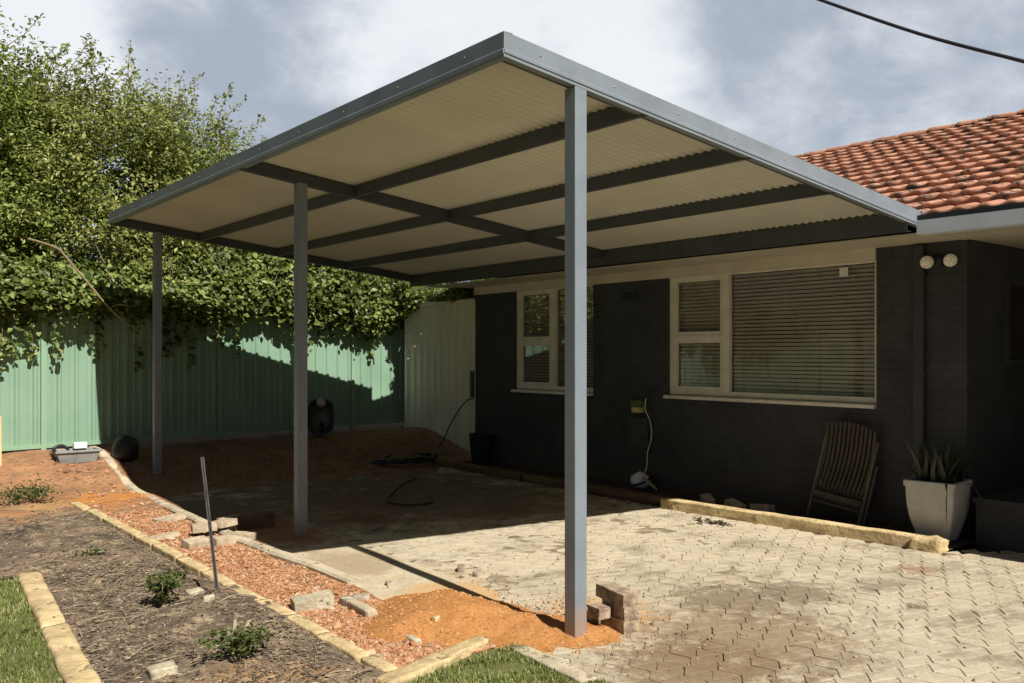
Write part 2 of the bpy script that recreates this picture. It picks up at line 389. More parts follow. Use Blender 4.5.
def lay_pavers():
    th = math.radians(18.2); c_, s_ = math.cos(th), math.sin(th); PW, PH, AM = .205, .100, .029; seam = .727
    def tri(x):
        t = (x/PW) % 1; q = 4*abs(t-.5)-1; return max(-1, min(1, q*1.18))
    def bound(nn, x): return nn*PH+(AM if nn % 2 else -AM)*tri(x)
    vs = []; fs = []
    for nn in range(-40, 110):
        off = 0. if nn % 2 == 0 else PW/2
        for k in range(-50, 60):
            x0 = k*PW+off-PW*0; xm = x0+PW/2; ym = (nn+.5)*PH
            a, b = c_*ym+s_*xm, -s_*ym+c_*xm
            if not (-.6 < a < 6.5 and -3.4 < b < 7.1) or not inside((a, b), PAVE): continue
            segs = [(x0, x0+PW)] if not (x0 < seam-.012 and x0+PW > seam+.012) or a < .9 else [(x0, seam-.006), (seam+.006, x0+PW)]
            for p0, p1 in segs:
                if p1-p0 < .03: continue
                m = 9; xs = [p0+(p1-p0)*i/(m-1) for i in range(m)]
                lo = [(x, bound(nn, x)) for x in xs]; hi = [(x, bound(nn+1, x)) for x in xs[::-1]]
                poly = lo+hi; cx_ = sum(q[0] for q in poly)/len(poly); cy_ = sum(q[1] for q in poly)/len(poly)
                dz = R.gauss(0, .0012); tx, ty = R.gauss(0, .005), R.gauss(0, .008); jx, jy = R.gauss(0, .0015), R.gauss(0, .0015); base = len(vs); npt = len(poly)
                chip = R.randrange(npt) if R.random() < .3 else -9
                for inset, z in ((.0014, -.014), (.0022, -.002), (.0055, 0.)):
                    for i, (x, y) in enumerate(poly):
                        hx = max(.001, abs(x-cx_)); hy = max(.001, abs(y-cy_)); ins = inset+(.006*R.random() if abs(i-chip) < 2 else .0008*R.random())
                        kx = max(0, 1-ins/max(.02, (p1-p0)/2)); ky = max(0, hy-ins)/hy
                        X = cx_+(x-cx_)*kx+jx; Y = cy_+(y-cy_)*ky+jy
                        A_, B_ = c_*Y+s_*X, -s_*Y+c_*X
                        vs.append((A_, B_, z_pave(a, b)+dz+z+(X-cx_)*tx+(Y-cy_)*ty))
                for q in range(2):
                    for i in range(npt):
                        j = (i+1) % npt; fs.append((base+q*npt+i, base+q*npt+j, base+(q+1)*npt+j, base+(q+1)*npt+i))
                t = base+2*npt
                for i in range(m-1): fs.append((t+i, t+i+1, t+npt-2-i, t+npt-1-i))
    fs = [f[::-1] for f in fs]
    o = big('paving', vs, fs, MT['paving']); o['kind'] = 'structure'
    bm = bmesh.new(); bm.from_mesh(o.data); bmesh.ops.recalc_face_normals(bm, faces=bm.faces); bm.to_mesh(o.data); bm.free()
lay_pavers()
patch('concrete_strip', [(KX, 6.6), (KX, .4), (-.42, .22), (.24, 1.02), (.24, 6.6)], lambda a, b: z_pave(a, b)+.004+hgt(a, b), MT['concrete'], .2)
def z_bed(a, b):
    return .02+hgt(a, b)+.035*nz(a, b, 1, 1.3)+.04*abs(nz(a, b, 2, 3.5))+.03*nz(a, b, 4, 8)+.014*nz(a, b, 6, 19)
patch('garden_bed', [(LX, -2.5), (LX, 9.0), (-7, 8.4), (-7, 3.4), (-2.15, 3.42), (-2.37, .84), (-2.66, -2.5)], z_bed, MT['mulch'], .05)
def z_grav(a, b): return .022+hgt(a, b)+.02*nz(a, b, 1, 2)+.016*nz(a, b, 4, 9)
patch('gravel_strip', [(LX, .08), (KX, .1), (KX, 9.0), (LX, 9.0)], z_grav, MT['gravel_soil'], .06)
def z_spill(a, b): return hgt(a, b)+.055*min(1, max(-1, nz(a, b, 31, 1.1)+.75-1.1*max(0, abs(b-7.2)-.9)-1.2*max(0, abs(a+1.5)-1.1)))+.012*nz(a, b, 4, 8)+.01
patch('soil_spill', [(-3.6, 5.4), (-.35, 5.4), (-.35, 9.0), (-3.6, 8.9)], z_spill, MT['spill'], .07)
def z_bank(a, b): return hgt(a, b)+.02*nz(a, b, 1, 2)+.02*abs(nz(a, b, 7, 5))-.05*(1-ss(5.9, 7.0, b+.8*nz(a, b, 11, 1.3)+.5*(1-ss(-.4, 1.2, a))))+.012
patch('soil_bank', [(KX, 6.0), (4.45, 6.0), (5.3, 10.6), (.24, 10.0), (KX, 9.9)], z_bank, MT['bank'], .1)
patch('wall_bed', [(3.62, 2.55), (3.86, -.3), (4.5, -.3), (4.5, 7.1), (3.70, 7.0)], lambda a, b: .02+.02*nz(a, b, 1, 3)+.012*nz(a, b, 4, 11), MT['wallbed'], .08)
def z_lawn(a, b): return .015+.02*nz(a, b, 9, 1.2)
patch('lawn', [(-2.13, 3.44), (-7, 3.5), (-9, -6), (-2.8, -6), (-2.66, -2.5), (-2.37, .84)], z_lawn, MT['lawn'], .2)
patch('front_lawn', [(LX, .1), (LX, -2.5), (-2.66, -2.5), (-2.8, -9), (-.2, -9), (-.38, -1.2), (-.44, .12)], z_lawn, MT['lawn'], .15)

def blades(name, pts, h, w, mat, lean=.5):
    n = len(pts); pts = np.asarray(pts); ang = NR.uniform(0, 2*PI, n); hh = h*NR.uniform(.5, 1.2, n); d = np.stack([np.cos(ang), np.sin(ang), 0*ang], 1)
    s = np.stack([-np.sin(ang), np.cos(ang), 0*ang], 1); le = NR.uniform(.1, lean, n)
    a = pts-s*w/2; b = pts+s*w/2
    m1 = pts+d*(hh*le*.35)[:, None]+np.array([0, 0, 1])*(hh*.6)[:, None]
    t = pts+d*(hh*le)[:, None]+np.array([0, 0, 1])*(hh*(1-.3*le))[:, None]
    V = np.stack([a, b, m1+s*w*.4, m1-s*w*.4, t, t], 1).reshape(-1, 3); k = np.arange(n)[:, None]*6
    Fq = np.concatenate([k+np.array([0, 1, 2, 3]), k+np.array([3, 2, 4, 5])], 0)
    V.reshape(-1, 6, 3)[:, 5] += s*.0008
    return big(name, V, Fq, mat)
P = []
while len(P) < 30000:
    a, b = R.uniform(-4.2, -2.1), R.uniform(.2, 3.45)
    if a < -2.20-.0866*(3.38-b)+R.uniform(-.02, .045) and R.random() < .35+ss(-.3, .1, nz(a, b, 3, 4)): P.append((a, b, z_lawn(a, b)-.004))
tag(blades('lawn_grass', P, .036, .006, MT['grass'], 1.0), 'short green lawn grass left of the pale limestone blocks', 'grass', kind='stuff')
P = []
while len(P) < 9000:
    a, b = R.uniform(-1.25, -.38), R.uniform(-.9, .1)
    if R.random() < ss(-.3, .1, nz(a, b, 3, 3.)+.3) and b < -.02+.12*(a+1.15)+R.uniform(-.05, .02): P.append((a, b, z_lawn(a, b)-.004))
tag(blades('front_grass', P, .035, .006, MT['grass'], 1.0), 'patchy green grass in front of the orange sand pile', 'grass', kind='stuff')

# ------------------------------------------------------------------ scattered ground litter
def scatter(name, pts, size, mat, stretch=(1, 1, .7), rnd=.5):
    base = np.array([(1, 0, 0), (-1, 0, 0), (0, 1, 0), (0, -1, 0), (0, 0, 1), (0, 0, -1)], float)
    fc = np.array([(0, 2, 4), (2, 1, 4), (1, 3, 4), (3, 0, 4), (2, 0, 5), (1, 2, 5), (3, 1, 5), (0, 3, 5)])
    n = len(pts); pts = np.asarray(pts); sz = size*np.clip(np.exp(NR.normal(0, rnd, n)), .3, 2.)
    B = base[None]*np.array(stretch)*sz[:, None, None]*NR.uniform(.6, 1.3, (n, 6, 1))
    B += NR.normal(0, .22, (n, 6, 3))*sz[:, None, None]*np.array(stretch)
    t = NR.uniform(0, 2*PI, n); c, s = np.cos(t), np.sin(t); x = B[..., 0]*c[:, None]-B[..., 1]*s[:, None]; y = B[..., 0]*s[:, None]+B[..., 1]*c[:, None]
    tl = NR.normal(0, .3, n); z = B[..., 2]+x*tl[:, None]*.5
    V = np.stack([x, y, z], -1)+pts[:, None]
    Fc = (np.arange(n)[:, None, None]*6+fc[None]).reshape(-1, 3)
    return big(name, V.reshape(-1, 3), Fc, mat)
def islandmat(name, cols, rough=.9):
    m, nt, p = new(name); n = N(nt); geo = n.n('ShaderNodeNewGeometry')
    r = n.n('ShaderNodeValToRGB'); n.l(geo.outputs['Random Per Island'], r.inputs[0]); e = r.color_ramp.elements
    e[0].color = (*cols[0], 1); e[1].color = (*cols[-1], 1)
    for i, c in enumerate(cols[1:-1]): k = e.new((i+1)/(len(cols)-1)); k.color = (*c, 1)
    n.l(r.outputs[0], p.inputs['Base Color']); p.inputs['Roughness'].default_value = rough; p.inputs['Specular IOR Level'].default_value = .15; return m
MT['gravel'] = islandmat('gravel_stones', ((.17, .085, .045), (.40, .19, .09), (.48, .27, .15), (.33, .145, .07), (.52, .38, .25), (.25, .12, .06), (.44, .21, .09)))
MT['chips'] = islandmat('bark_chips', ((.045, .034, .026), (.12, .09, .065), (.22, .165, .115), (.075, .06, .045), (.40, .31, .21), (.10, .075, .055), (.17, .125, .085)))
MT['sticks'] = islandmat('dry_sticks', ((.16, .12, .08), (.30, .23, .15), (.40, .33, .23), (.22, .17, .12)))
MT['clod'] = islandmat('sand_clods', ((.36, .17, .06), (.48, .25, .10), (.56, .33, .16)))
MT['crumb'] = islandmat('paving_crumbs', ((.08, .06, .045), (.20, .14, .09), (.4, .22, .1), (.3, .25, .18)))
P = []
while len(P) < 26000:
    b = .1+8.2*R.random()**1.7; a = R.uniform(LX+.03, KX-.03)
    if R.random() < 1-ss(5.2, 6.6, b+.5*nz(a, b, 2, 2)): P.append((a, b, z_grav(a, b)+.003))
tag(scatter('gravel', P, .0068, MT['gravel']), 'loose pink gravel between the limestone edging and the concrete kerb', 'gravel', kind='stuff')
P = []
while len(P) < 420:
    b = .2+8*R.random()**1.4; a = R.uniform(LX+.05, KX-.04); P.append((a, b, max(z_grav(a, b), z_spill(a, b) if b > 5.4 else -9)+.006))
tag(scatter('brick_rubble', P, .017, MT['gravel'], (1, 1, .7), .5), 'small bits of broken brick and rubble on the pink gravel', 'rubble', kind='stuff')
P = []
while len(P) < 26000:
    b = -.6+9*R.random()**1.5; a = R.uniform(-2.08-.0866*(3.38-b) if b < 3.4 else -4.5, LX-.06)
    if a < LX-.06 and R.random() < .25+.75*ss(-.25, .3, nz(a, b, 8, 1.7)) and b < 6.2: P.append((a, b, z_bed(a, b)+.004))
tag(scatter('bark_litter', P, .0062, MT['chips'], (1.7, .7, .4), .55), 'dark bark chips and dry leaf litter covering the garden bed', 'mulch', kind='stuff')
mb = MB()
for i in range(620):
    b = -.4+8*R.random()**1.3; a = R.uniform(-2.06-.0866*(3.38-b) if b < 3.4 else -3.8, LX-.08); t = R.gauss(.3, .9); L = R.uniform(.015, .10)
    c = Vector((a, b, z_bed(a, b)+.012)); d = Vector((math.cos(t), math.sin(t), R.uniform(-.1, .18)))*L
    k = Vector((R.uniform(-.02, .02), R.uniform(-.02, .02), .008)); r = R.uniform(.0009, .0026)
    mb.tube([c-d, c+k, c+d], [r, r*1.1, r*.6], 5)
for i in range(150):
    a, b = R.uniform(-3.2, -.5), R.uniform(5.6, 8.3); t = R.gauss(.2, .8); L = R.uniform(.04, .16)
    c = Vector((a, b, max(z_spill(a, b), z_bed(a, b) if a < LX else z_grav(a, b))+.010)); d = Vector((math.cos(t), math.sin(t), R.uniform(-.05, .12)))*L; q = R.uniform(.0014, .004)
    mb.tube([c-d, c+Vector((0, 0, .008)), c+d], [q, q, q*.6], 5)
tag(mb.build('stick_litter', MT['sticks']), 'thin dry sticks strewn over the garden bed', 'sticks', kind='stuff')
P = []
for i in range(1700):
    a, b = R.uniform(-.3, 4.2), R.uniform(-2., 5); P.append((a, b, z_pave(a, b)+.002))
for i in range(1100):
    t = R.uniform(0, 2*PI); rr = abs(R.gauss(0, .5)); a, b = .15+rr*math.cos(t)*.8, .35+rr*1.5*math.sin(t)
    if a > -.4: P.append((a, b, z_pave(a, b)+.003))
tag(scatter('paving_grit', P, .0055, MT['crumb'], rnd=.6), 'grit and small crumbs strewn over the paving', 'grit', kind='stuff')

# ------------------------------------------------------------------ carport
SL = (2.7909-3.2869)/(3.8736+.5513)
A0, A1, B0, B1 = -.551, 3.874, -.05, 7.585
def zr(a): return 3.2869+SL*(a-A0)       # top of the roof edge
cp = thing('carport', (0, 0, 0), 'grey steel carport with sloping cream lined roof attached to the dark house', 'carport')
# corrugated sheet
mb = MB(); pitch = .076; amp = .008; nc = int((B1-B0-.03)/pitch*8); am = [A0+.012, .53, 1.56, 2.6, A1-.012]
vs = []; fs = []
for lay in (0, 1):
    for i in range(nc+1):
        b = B0+.015+(B1-B0-.03)*i/nc; dz = amp*math.cos(2*PI*(b-B0)/pitch)
        for a in am: vs.append((a, b, zr(a)-.026+dz-.0025*lay))
k = len(am); n1 = (nc+1)*k
fu = []; fl = []
for i in range(nc):
    for j in range(k-1):
        q = (i*k+j, i*k+j+1, (i+1)*k+j+1, (i+1)*k+j); fu.append(q); fl.append(tuple(x+n1 for x in q[::-1]))
mb.add(vs, fu+fl, 0, True); mb.mi = [0]*len(fu)+[1]*len(fl)
me = bpy.data.meshes.new('roof_sheet'); me.from_pydata(mb.v, [], mb.f); me.materials.append(MT['grey_top']); me.materials.append(MT['cream_under'])
for p, i in zip(me.polygons, mb.mi): p.material_index = i; p.use_smooth = True
ro = bpy.data.objects.new('roof_sheet', me); C.objects.link(ro); ro.parent = cp
def sect(prof, p0, p1, out):   # channel section: prof = (offset along out, z) ring, swept p0->p1
    o = Vector(out); r = []
    for P_ in (p0, p1): r.append([Vector(P_)+o*u+Vector((0, 0, z)) for u, z in prof])
    return r
# folded edge flashing: flat face, small drip lip, top return
FL = [(.0, .0), (.0, -.088), (.006, -.094), (.006, -.112), (.0, -.118), (.0, -.132), (-.045, -.132), (-.045, -.127), (-.006, -.126), (-.006, -.006), (-.06, -.004), (-.06, .0)]
def flash(p0, p1, out, name='fascia', prof=FL, mat='steel_grey'):
    r = sect(prof, p0, p1, out); mb = MB(); mb.quadprism(r[0], r[1]); return mb.build(name, MT[mat], cp)
flash((A0, B0, zr(A0)), (A1, B0, zr(A1)), (0, -1, 0))
flash((A0-.001, B0-.001, zr(A0)-.001), (A0-.001, B1+.001, zr(A0)-.001), (-1, 0, 0))
flash((A0, B1, zr(A0)), (A1, B1, zr(A1)), (0, 1, 0), mat='purlin')
mb = MB(); mb.box((A1-.012, B0-.012, zr(A1)-.185), (A1+.05, B0+.03, zr(A1)+.004)); mb.build('end_cap', MT['steel_grey'], cp)
sc_me = MB().lathe([(.0, .005), (.004, .004), (.006, .0), (.007, -.0005)], 8, M=Matrix.Rotation(PI/2, 3, 'X').to_3x3()).build('screw', MT['steel_grey'])
first = True
for k in range(8):
    a = A0+.25+k*.56; q = sc_me if first else sc_me.copy()
    if not first: C.objects.link(q)
    first = False; q.parent = cp; q.location = (a, B0-.001, zr(a)-.05)
for k in range(11):
    q = sc_me.copy(); C.objects.link(q); q.parent = cp; q.location = (A0-.002, B0+.35+k*.7, zr(A0)-.05); q.rotation_euler = (0, 0, -PI/2)
def csec(a, b0, b1, name, d=.1, w=.045, top=None):  # C-section along B
    z1 = (zr(a)-.037) if top is None else top; z0 = z1-d
    pr = [(0, z0), (w, z0), (w, z0+.014), (w-.003, z0+.014), (w-.003, z0+.003), (.003, z0+.003), (.003, z1-.003), (w-.003, z1-.003), (w-.003, z1-.014), (w, z1-.014), (w, z1), (0, z1)]
    mb = MB(); mb.quadprism([(a+u, b0, z) for u, z in pr], [(a+u, b1, z) for u, z in pr]); return mb.build(name, MT['purlin'], cp)
for a in (.53, 1.56, 2.59):
    csec(a-.02, B0+.01, B1-.01, 'purlin')
csec(3.66, B0+.012, B1-.012, 'house_beam', .16, .055, zr(3.72)-.04)
PB = (0., 3.5266, 7.53)
for i, b in enumerate(PB):    # rafters over the posts, split by nothing: hung just under the purlin seats
    d0, d1 = (.042, .142) if i != 0 else (.045, .126)
    mb = MB(); bb0, bb1 = (b-.03, b+.03)
    a_s, a_e = A0+.01, 3.655
    mb.quadprism([(a_s, bb0, zr(a_s)-d1), (a_s, bb1, zr(a_s)-d1), (a_s, bb1, zr(a_s)-d0), (a_s, bb0, zr(a_s)-d0)],
                 [(a_e, bb0, zr(a_e)-d1), (a_e, bb1, zr(a_e)-d1), (a_e, bb1, zr(a_e)-d0), (a_e, bb0, zr(a_e)-d0)])
    mb.build('rafter', MT['purlin'], cp)
for i, b in enumerate(PB):
    zt = zr(0)-.128 if i == 0 else zr(0)-.13; hw = .045
    mb = MB(); lo = -.15
    bc = b if i else b-.004
    mb.box((-hw, bc-hw, lo), (hw, bc+hw, zt))
    po = mb.build('post', MT['steel_grey'], cp, bevel=.005)
    if i == 0: continue
    mb = MB()                                                    # fixing bracket and bolts at the head
    mb.box((-hw-.004, bc-.03, zt-.06), (-hw, bc+.03, zt+.004))
    mb.build('bracket', MT['steel_grey'], po)
    mb = MB()
    mb.tube([(-hw-.004, bc, zt-.035), (-hw-.012, bc, zt-.035)], .007, 6)
    mb.build('bolt', MT['picket'], po)
tp = tag(MB().add([], []).build('roof_screw', MT['picket'], cp), None)
bpy.data.objects.remove(tp)

# ------------------------------------------------------------------ house
AW = 4.475; WT = 2.5; SO = 2.6; BC = -.15; BE = 7.04
ho = thing('house', (AW, 3.4, 0), 'single storey charcoal painted brick house with orange terracotta tile roof and cream windows', 'house')
W1 = (.68, 3.25, 1.14, 2.5); W2 = (4.50, 6.09, 1.12, 2.5)
mb = MB(); T = .22
segs = [(BC, W1[0]), (W1[1], W2[0]), (W2[1], BE)]
for b0, b1 in segs: mb.box((AW, b0, -.1), (AW+T, b1, WT if b0 > 0 else SO-.001))
for w in (W1, W2): mb.box((AW, w[0], -.1), (AW+T, w[1], w[2]-.04))
mb.box((AW+T, BC, -.1), (6.9, BC+T, SO+.05)); mb.box((6.9, -9, -.1), (7.12, BC+T, SO+.05))
mb.box((AW+T, BE-T, -.1), (13.3, BE, SO)); mb.box((13.3, -9, -.1), (13.5, BE, SO)); mb.box((7.12, -9, -.1), (13.3, -8.8, SO))
mb.quadprism([(AW, BE-T, SO), (13.4, BE-T, SO), (8.9, BE-T, 4.62)], [(AW, BE-.002, SO), (13.4, BE-.002, SO), (8.9, BE-.002, 4.62)])
wall = mb.build('wall', MT['char_wall'], ho)
mb = MB(); mb.box((7.3, BC+.3, .0), (7.35, BE-.3, SO)); mb.box((AW+T, BC+T, SO+.002), (7.4, BE-T, SO+.03)); mb.box((AW+T, BC+T, -.05), (7.4, BE-T, .1)); mb.build('room_lining', MT['dark_in'], ho)
# frieze + soffit
mb = MB(); mb.box((AW-.022, W1[0]+.001, WT-.012), (AW+.1, BE, SO)); mb.build('frieze', MT['soffit'], ho)
mb = MB(); mb.box((3.84, BC-.002, SO), (AW+.12, BE+.35, SO+.012)); mb.box((3.84, -9.4, SO), (6.95, BC-.006, SO+.012))
mb.box((3.9, BE+.002, SO), (13.8, BE+.36, SO+.010)) if False else None
mb.build('soffit', MT['soffit'], ho)
for b in (-.148, 2.3, 4.7):
    mb = MB(); mb.box((3.86, b-.02, SO-.008), (AW-.02, b+.02, SO-.0005)); mb.build('soffit_batten', MT['soffit'], ho)
# gutter: a pressed quad gutter on a dark fascia
mb = MB(); pr = [(3.745, SO-.015), (3.86, SO-.015), (3.86, SO+.06), (3.852, SO+.06), (3.852, SO-.007), (3.753, SO-.007), (3.75, SO+.085), (3.762, SO+.09), (3.762, SO+.10), (3.74, SO+.098)]
mb.quadprism([(a, -9.4, z) for a, z in pr], [(a, -.075, z) for a, z in pr]); mb.build('gutter', MT['gutter'], ho)
mb = MB(); mb.box((3.866, -9.4, SO+.002), (3.886, -.07, SO+.155)); mb.build('fascia_board', MT['black_trim'], ho)
mb = MB(); mb.box((3.80, -9.4, SO+.094), (3.864, BE+.3, SO+.15)); mb.build('eave_strip', MT['black_trim'], ho)  # dark strip filling the band between gutter and tile edge
# tiled roof, both pitches
EV, RZ, RA, TG = 3.86, 2.715, 8.72, .395
def tile_pitch(sign, name):
    cg = .30; ncs = 17; pw = .20; per = 10; b_lo, b_hi = -9.4, 7.38
    nu = int((b_hi-b_lo)/pw*per); us = np.linspace(b_lo, b_hi, nu+1)
    ph = (us/pw) % 1
    prof = np.where(ph < .5, .017*np.sin(ph*2*PI), -.008*np.sin((ph-.5)*2*PI))
    rows = []
    for k in range(ncs+1):
        for fr, lift, pk in ((.16, .000, .8), (.016, .020, 1.), (0., .058, 1.05), (.04, .064, 1.), (.5, .036, 1.), (.93, .012, 1.)):
            a = EV+(k+fr)*cg
            if a > RA or (k == 0 and fr == .10): continue
            jit = .004*np.array([nz(math.floor(u/pw)*1.7, k*2.3, 0, 1) for u in us])
            z = RZ+TG*(a-EV)+lift+prof*pk+jit
            aa = a if sign > 0 else 2*RA-a
            rows.append(np.stack([np.full(nu+1, aa), us, z], 1))
    V = np.concatenate(rows); nr = len(rows); m = nu+1
    i, j = np.meshgrid(np.arange(nr-1), np.arange(nu), indexing='ij'); q = i*m+j
    Fq = np.stack([q, q+m, q+m+1, q+1], -1).reshape(-1, 4)
    if sign > 0: Fq = Fq[:, ::-1]
    V = V-np.array([AW, 3.4, 0]); 
    return V, Fq
V1, F1 = tile_pitch(1, ''); V2, F2 = tile_pitch(-1, '')
roof = big('roof', np.concatenate([V1, V2]), np.concatenate([F1, F2+len(V1)]), MT['tile'], ho, True)
mb = MB()
b = -9.35
while b < 7.3:
    rg = [(RA+.12*math.cos(t), 0, RZ+TG*(RA-EV)-.005+.065*math.sin(t)) for t in [PI*i/8 for i in range(9)]]
    mb.quadprism([(x, b, z) for x, _, z in rg], [(x*1.0+(.012*(1 if x > RA else -1)), b+.40, z+.02) for x, _, z in rg], 0, False); b += .385
mb.build('ridge', MT['tile'], roof)
mb = MB(); 
for s in (1, -1):
    e = [(EV, RZ-.1), (RA, RZ+TG*(RA-EV)-.1), (RA, RZ+TG*(RA-EV)+.03), (EV, RZ+.03)]
    e = [(a if s > 0 else 2*RA-a, z) for a, z in e]
    mb.quadprism([(a, 7.40, z) for a, z in e], [(a, 7.43, z) for a, z in e])
mb.build('barge_board', MT['black_trim'], ho)

def window(w, split, name_sticker=False, low_sash_on_left=True):
    b0, b1, z0, z1 = w
    wo = MB(); fa0, fa1 = AW+.035, AW+.095; fw = .055
    wo.box((fa0, b0, z0), (fa1, b0+.035, z1)); wo.box((fa0, b1-fw, z0), (fa1, b1, z1))
    wo.box((fa0, b0+.035, z1-.03), (fa1, b1-fw, z1)); wo.box((fa0, b0+.035, z0), (fa1, b1-fw, z0+.05))
    wo.box((fa0-.006, split-.04, z0+.003), (fa1, split+.045, z1-.003))
    win = wo.build('window', MT['cream_paint'], ho)
    # the two stacked sashes on the far side
    s0, s1 = split+.045, b1-fw; zm = z0+.05+(z1-z0-.08)*.47; fs = .045
    sb = MB()
    for c0, c1 in ((z0+.05, zm-.02), (zm+.02, z1-.03)):
        sb.box((fa0+.008, s0+.002, c0), (fa1-.01, s0+fs, c1)); sb.box((fa0+.008, s1-fs, c0), (fa1-.01, s1-.002, c1))
        sb.box((fa0+.0082, s0+fs, c0), (fa1-.0102, s1-fs, c0+fs)); sb.box((fa0+.0082, s0+fs, c1-fs), (fa1-.0102, s1-fs, c1))
    sb.box((fa0-.004, s0, zm-.02), (fa1, s1, zm+.02))
    sb.build('sash', MT['cream_paint'], win)
    ga = AW+.075
    for (p0, p1, q0, q1) in ((b0+.03, split-.035, z0+.045, z1-.025), (s0+.03, s1-.03, z0+.08, zm-.05), (s0+.03, s1-.03, zm+.05, z1-.06)):
        g = MB(); g.box((ga, p0, q0), (ga+.004, p1, q1)); g.build('pane', MT['glass'], win)
    bl = MB(); zz = z1-.03
    nsl = int((z1-z0)/.042)
    for (p0, p1) in ((b0+.03, split-.01), (split+.03, b1-.05)):
        for k in range(nsl):
            z = z1-.05-k*.0415; tl = .0155
            bl.add([(AW+.118, p0, z+tl), (AW+.140, p0, z-tl), (AW+.140, p1, z-tl), (AW+.118, p1, z+tl), (AW+.118, p0, z+tl-.002), (AW+.140, p0, z-tl-.002), (AW+.140, p1, z-tl-.002), (AW+.118, p1, z+tl-.002)],
                   [(0, 1, 2, 3), (7, 6, 5, 4), (0, 3, 7, 4), (1, 5, 6, 2)])
        for q in np.arange(p0+.15, p1-.05, .45): bl.box((AW+.132, q, z0), (AW+.1335, q+.004, z1-.03))
    bl.build('blind', MT['blind'], win)
    si = MB(); si.add([], []); si.quadprism([(AW-.05, b0-.0, z0-.05), (AW+.1, b0, z0-.04), (AW+.1, b0, z0), (AW-.05, b0, z0-.018)], [(AW-.05, b1+.03, z0-.05), (AW+.1, b1+.03, z0-.04), (AW+.1, b1+.03, z0), (AW-.05, b1+.03, z0-.018)])
    si.build('sill', MT['sill'], win)
    return win
w1 = window(W1, 2.44); w2 = window(W2, 5.31)
mb = MB(); mb.box((AW+.068, 1.01, 2.36), (AW+.0735, 1.10, 2.45)); mb.build('sticker', MT['white'], w1)
mb = MB(); mb.box((5.6, .7, .4), (5.65, 1.45, 1.75)); mb.box((5.9, 2.2, .3), (5.95, 2.45, 2.2)); mb.build('curtain', MT['curtain'], w1)
# small window on the porch return
mb = MB(); mb.box((5.22, BC-.03, 1.55), (5.28, BC-.001, 2.3)); mb.box((5.95, BC-.03, 1.55), (6.0, BC-.001, 2.3)); mb.box((5.28, BC-.03, 2.24), (5.95, BC-.001, 2.3)); mb.box((5.22, BC-.05, 1.5), (6.0, BC-.001, 1.55))
pw_ = mb.build('window', MT['char_wall'], ho); tag(pw_, 'small dark framed window on the porch side')
mb = MB(); mb.box((5.28, BC-.008, 1.552), (5.95, BC-.0015, 2.24)); mb.build('pane', simple('dark_glass', (.035, .03, .028), .12, .2, 2, 0, spec=.5), pw_)
# downpipe, air vent, door on the porch back wall
mb = MB(); mb.box((AW-.062, .205, -.02), (AW-.004, .305, SO-.02)); dp = mb.build('downpipe', MT['char_pipe'], ho, bevel=.012)
for z in (.35, 1.4, 2.3):
    mb = MB(); mb.box((AW-.066, .195, z), (AW-.001, .315, z+.03)); mb.build('bracket', MT['char_pipe'], dp)
mb = MB(); mb.box((AW-.05, 3.52, .42), (AW-.001, 3.86, .84)); mb.box((AW-.053, 3.54, .44), (AW-.0502, 3.84, .82)); mb.build('meter_box', MT['char_pipe'], ho)
mb = MB(); mb.box((AW-.006, 3.72, 2.27), (AW-.001, 3.98, 2.36))
for k in range(5): mb.box((AW-.012, 3.725, 2.278+k*.016), (AW-.006, 3.975, 2.285+k*.016))
mb.build('air_vent', MT['black_trim'], ho)
mb = MB(); mb.box((6.86, -2.3, .4), (6.898, -1.4, 2.42)); dr = mb.build('door', simple('door_paint', (.10, .05, .035), .5), ho)
mb = MB(); mb.tube([(6.86, -2.2, 1.4), (6.80, -2.2, 1.4), (6.80, -2.1, 1.4)], .01); mb.build('handle', MT['picket'], dr)
mb = MB(); mb.box((4.28, -5.2, -.05), (6.9, BC-.16, .36)); mb.box((4.26, -5.22, .3602), (6.9, BC-.14, .40))
o = mb.build('porch', MT['porch_face']); o['kind'] = 'structure'

# floodlight
fl = thing('floodlight', (AW-.002, .1, 2.41), 'twin outdoor floodlight with two round lamps on the dark wall corner', 'floodlight')
mb = MB(); mb.lathe([(0, -.03), (.045, -.03), (.05, -.015), (.05, 0)], 14, (AW-.001, .1, 2.43), M=Matrix.Rotation(PI/2, 3, 'Y').to_3x3()); mb.box((AW-.05, .04, 2.42), (AW-.03, .16, 2.445)); mb.build('base', MT['black_plastic'], fl)
for b, tz, ty in ((.165, .12, .32), (-.04, .0, -.05)):
    d = Vector((-1, -.72+ty*.2, -.25)).normalized(); rot = d.to_track_quat('Z', 'Y').to_matrix(); c = Vector((AW-.075, b, 2.42))
    mb = MB(); mb.lathe([(.0, -.085), (.028, -.08), (.034, -.05), (.050, -.01), (.060, .012), (.058, .016)], 18, c, M=rot); lm = mb.build('lamp_head', MT['black_plastic'], fl)
    mb = MB(); mb.lathe([(.058, .012), (.045, .022), (.025, .028), (.0, .030)], 18, c, M=rot); mb.build('lens', MT['lamp'], lm)

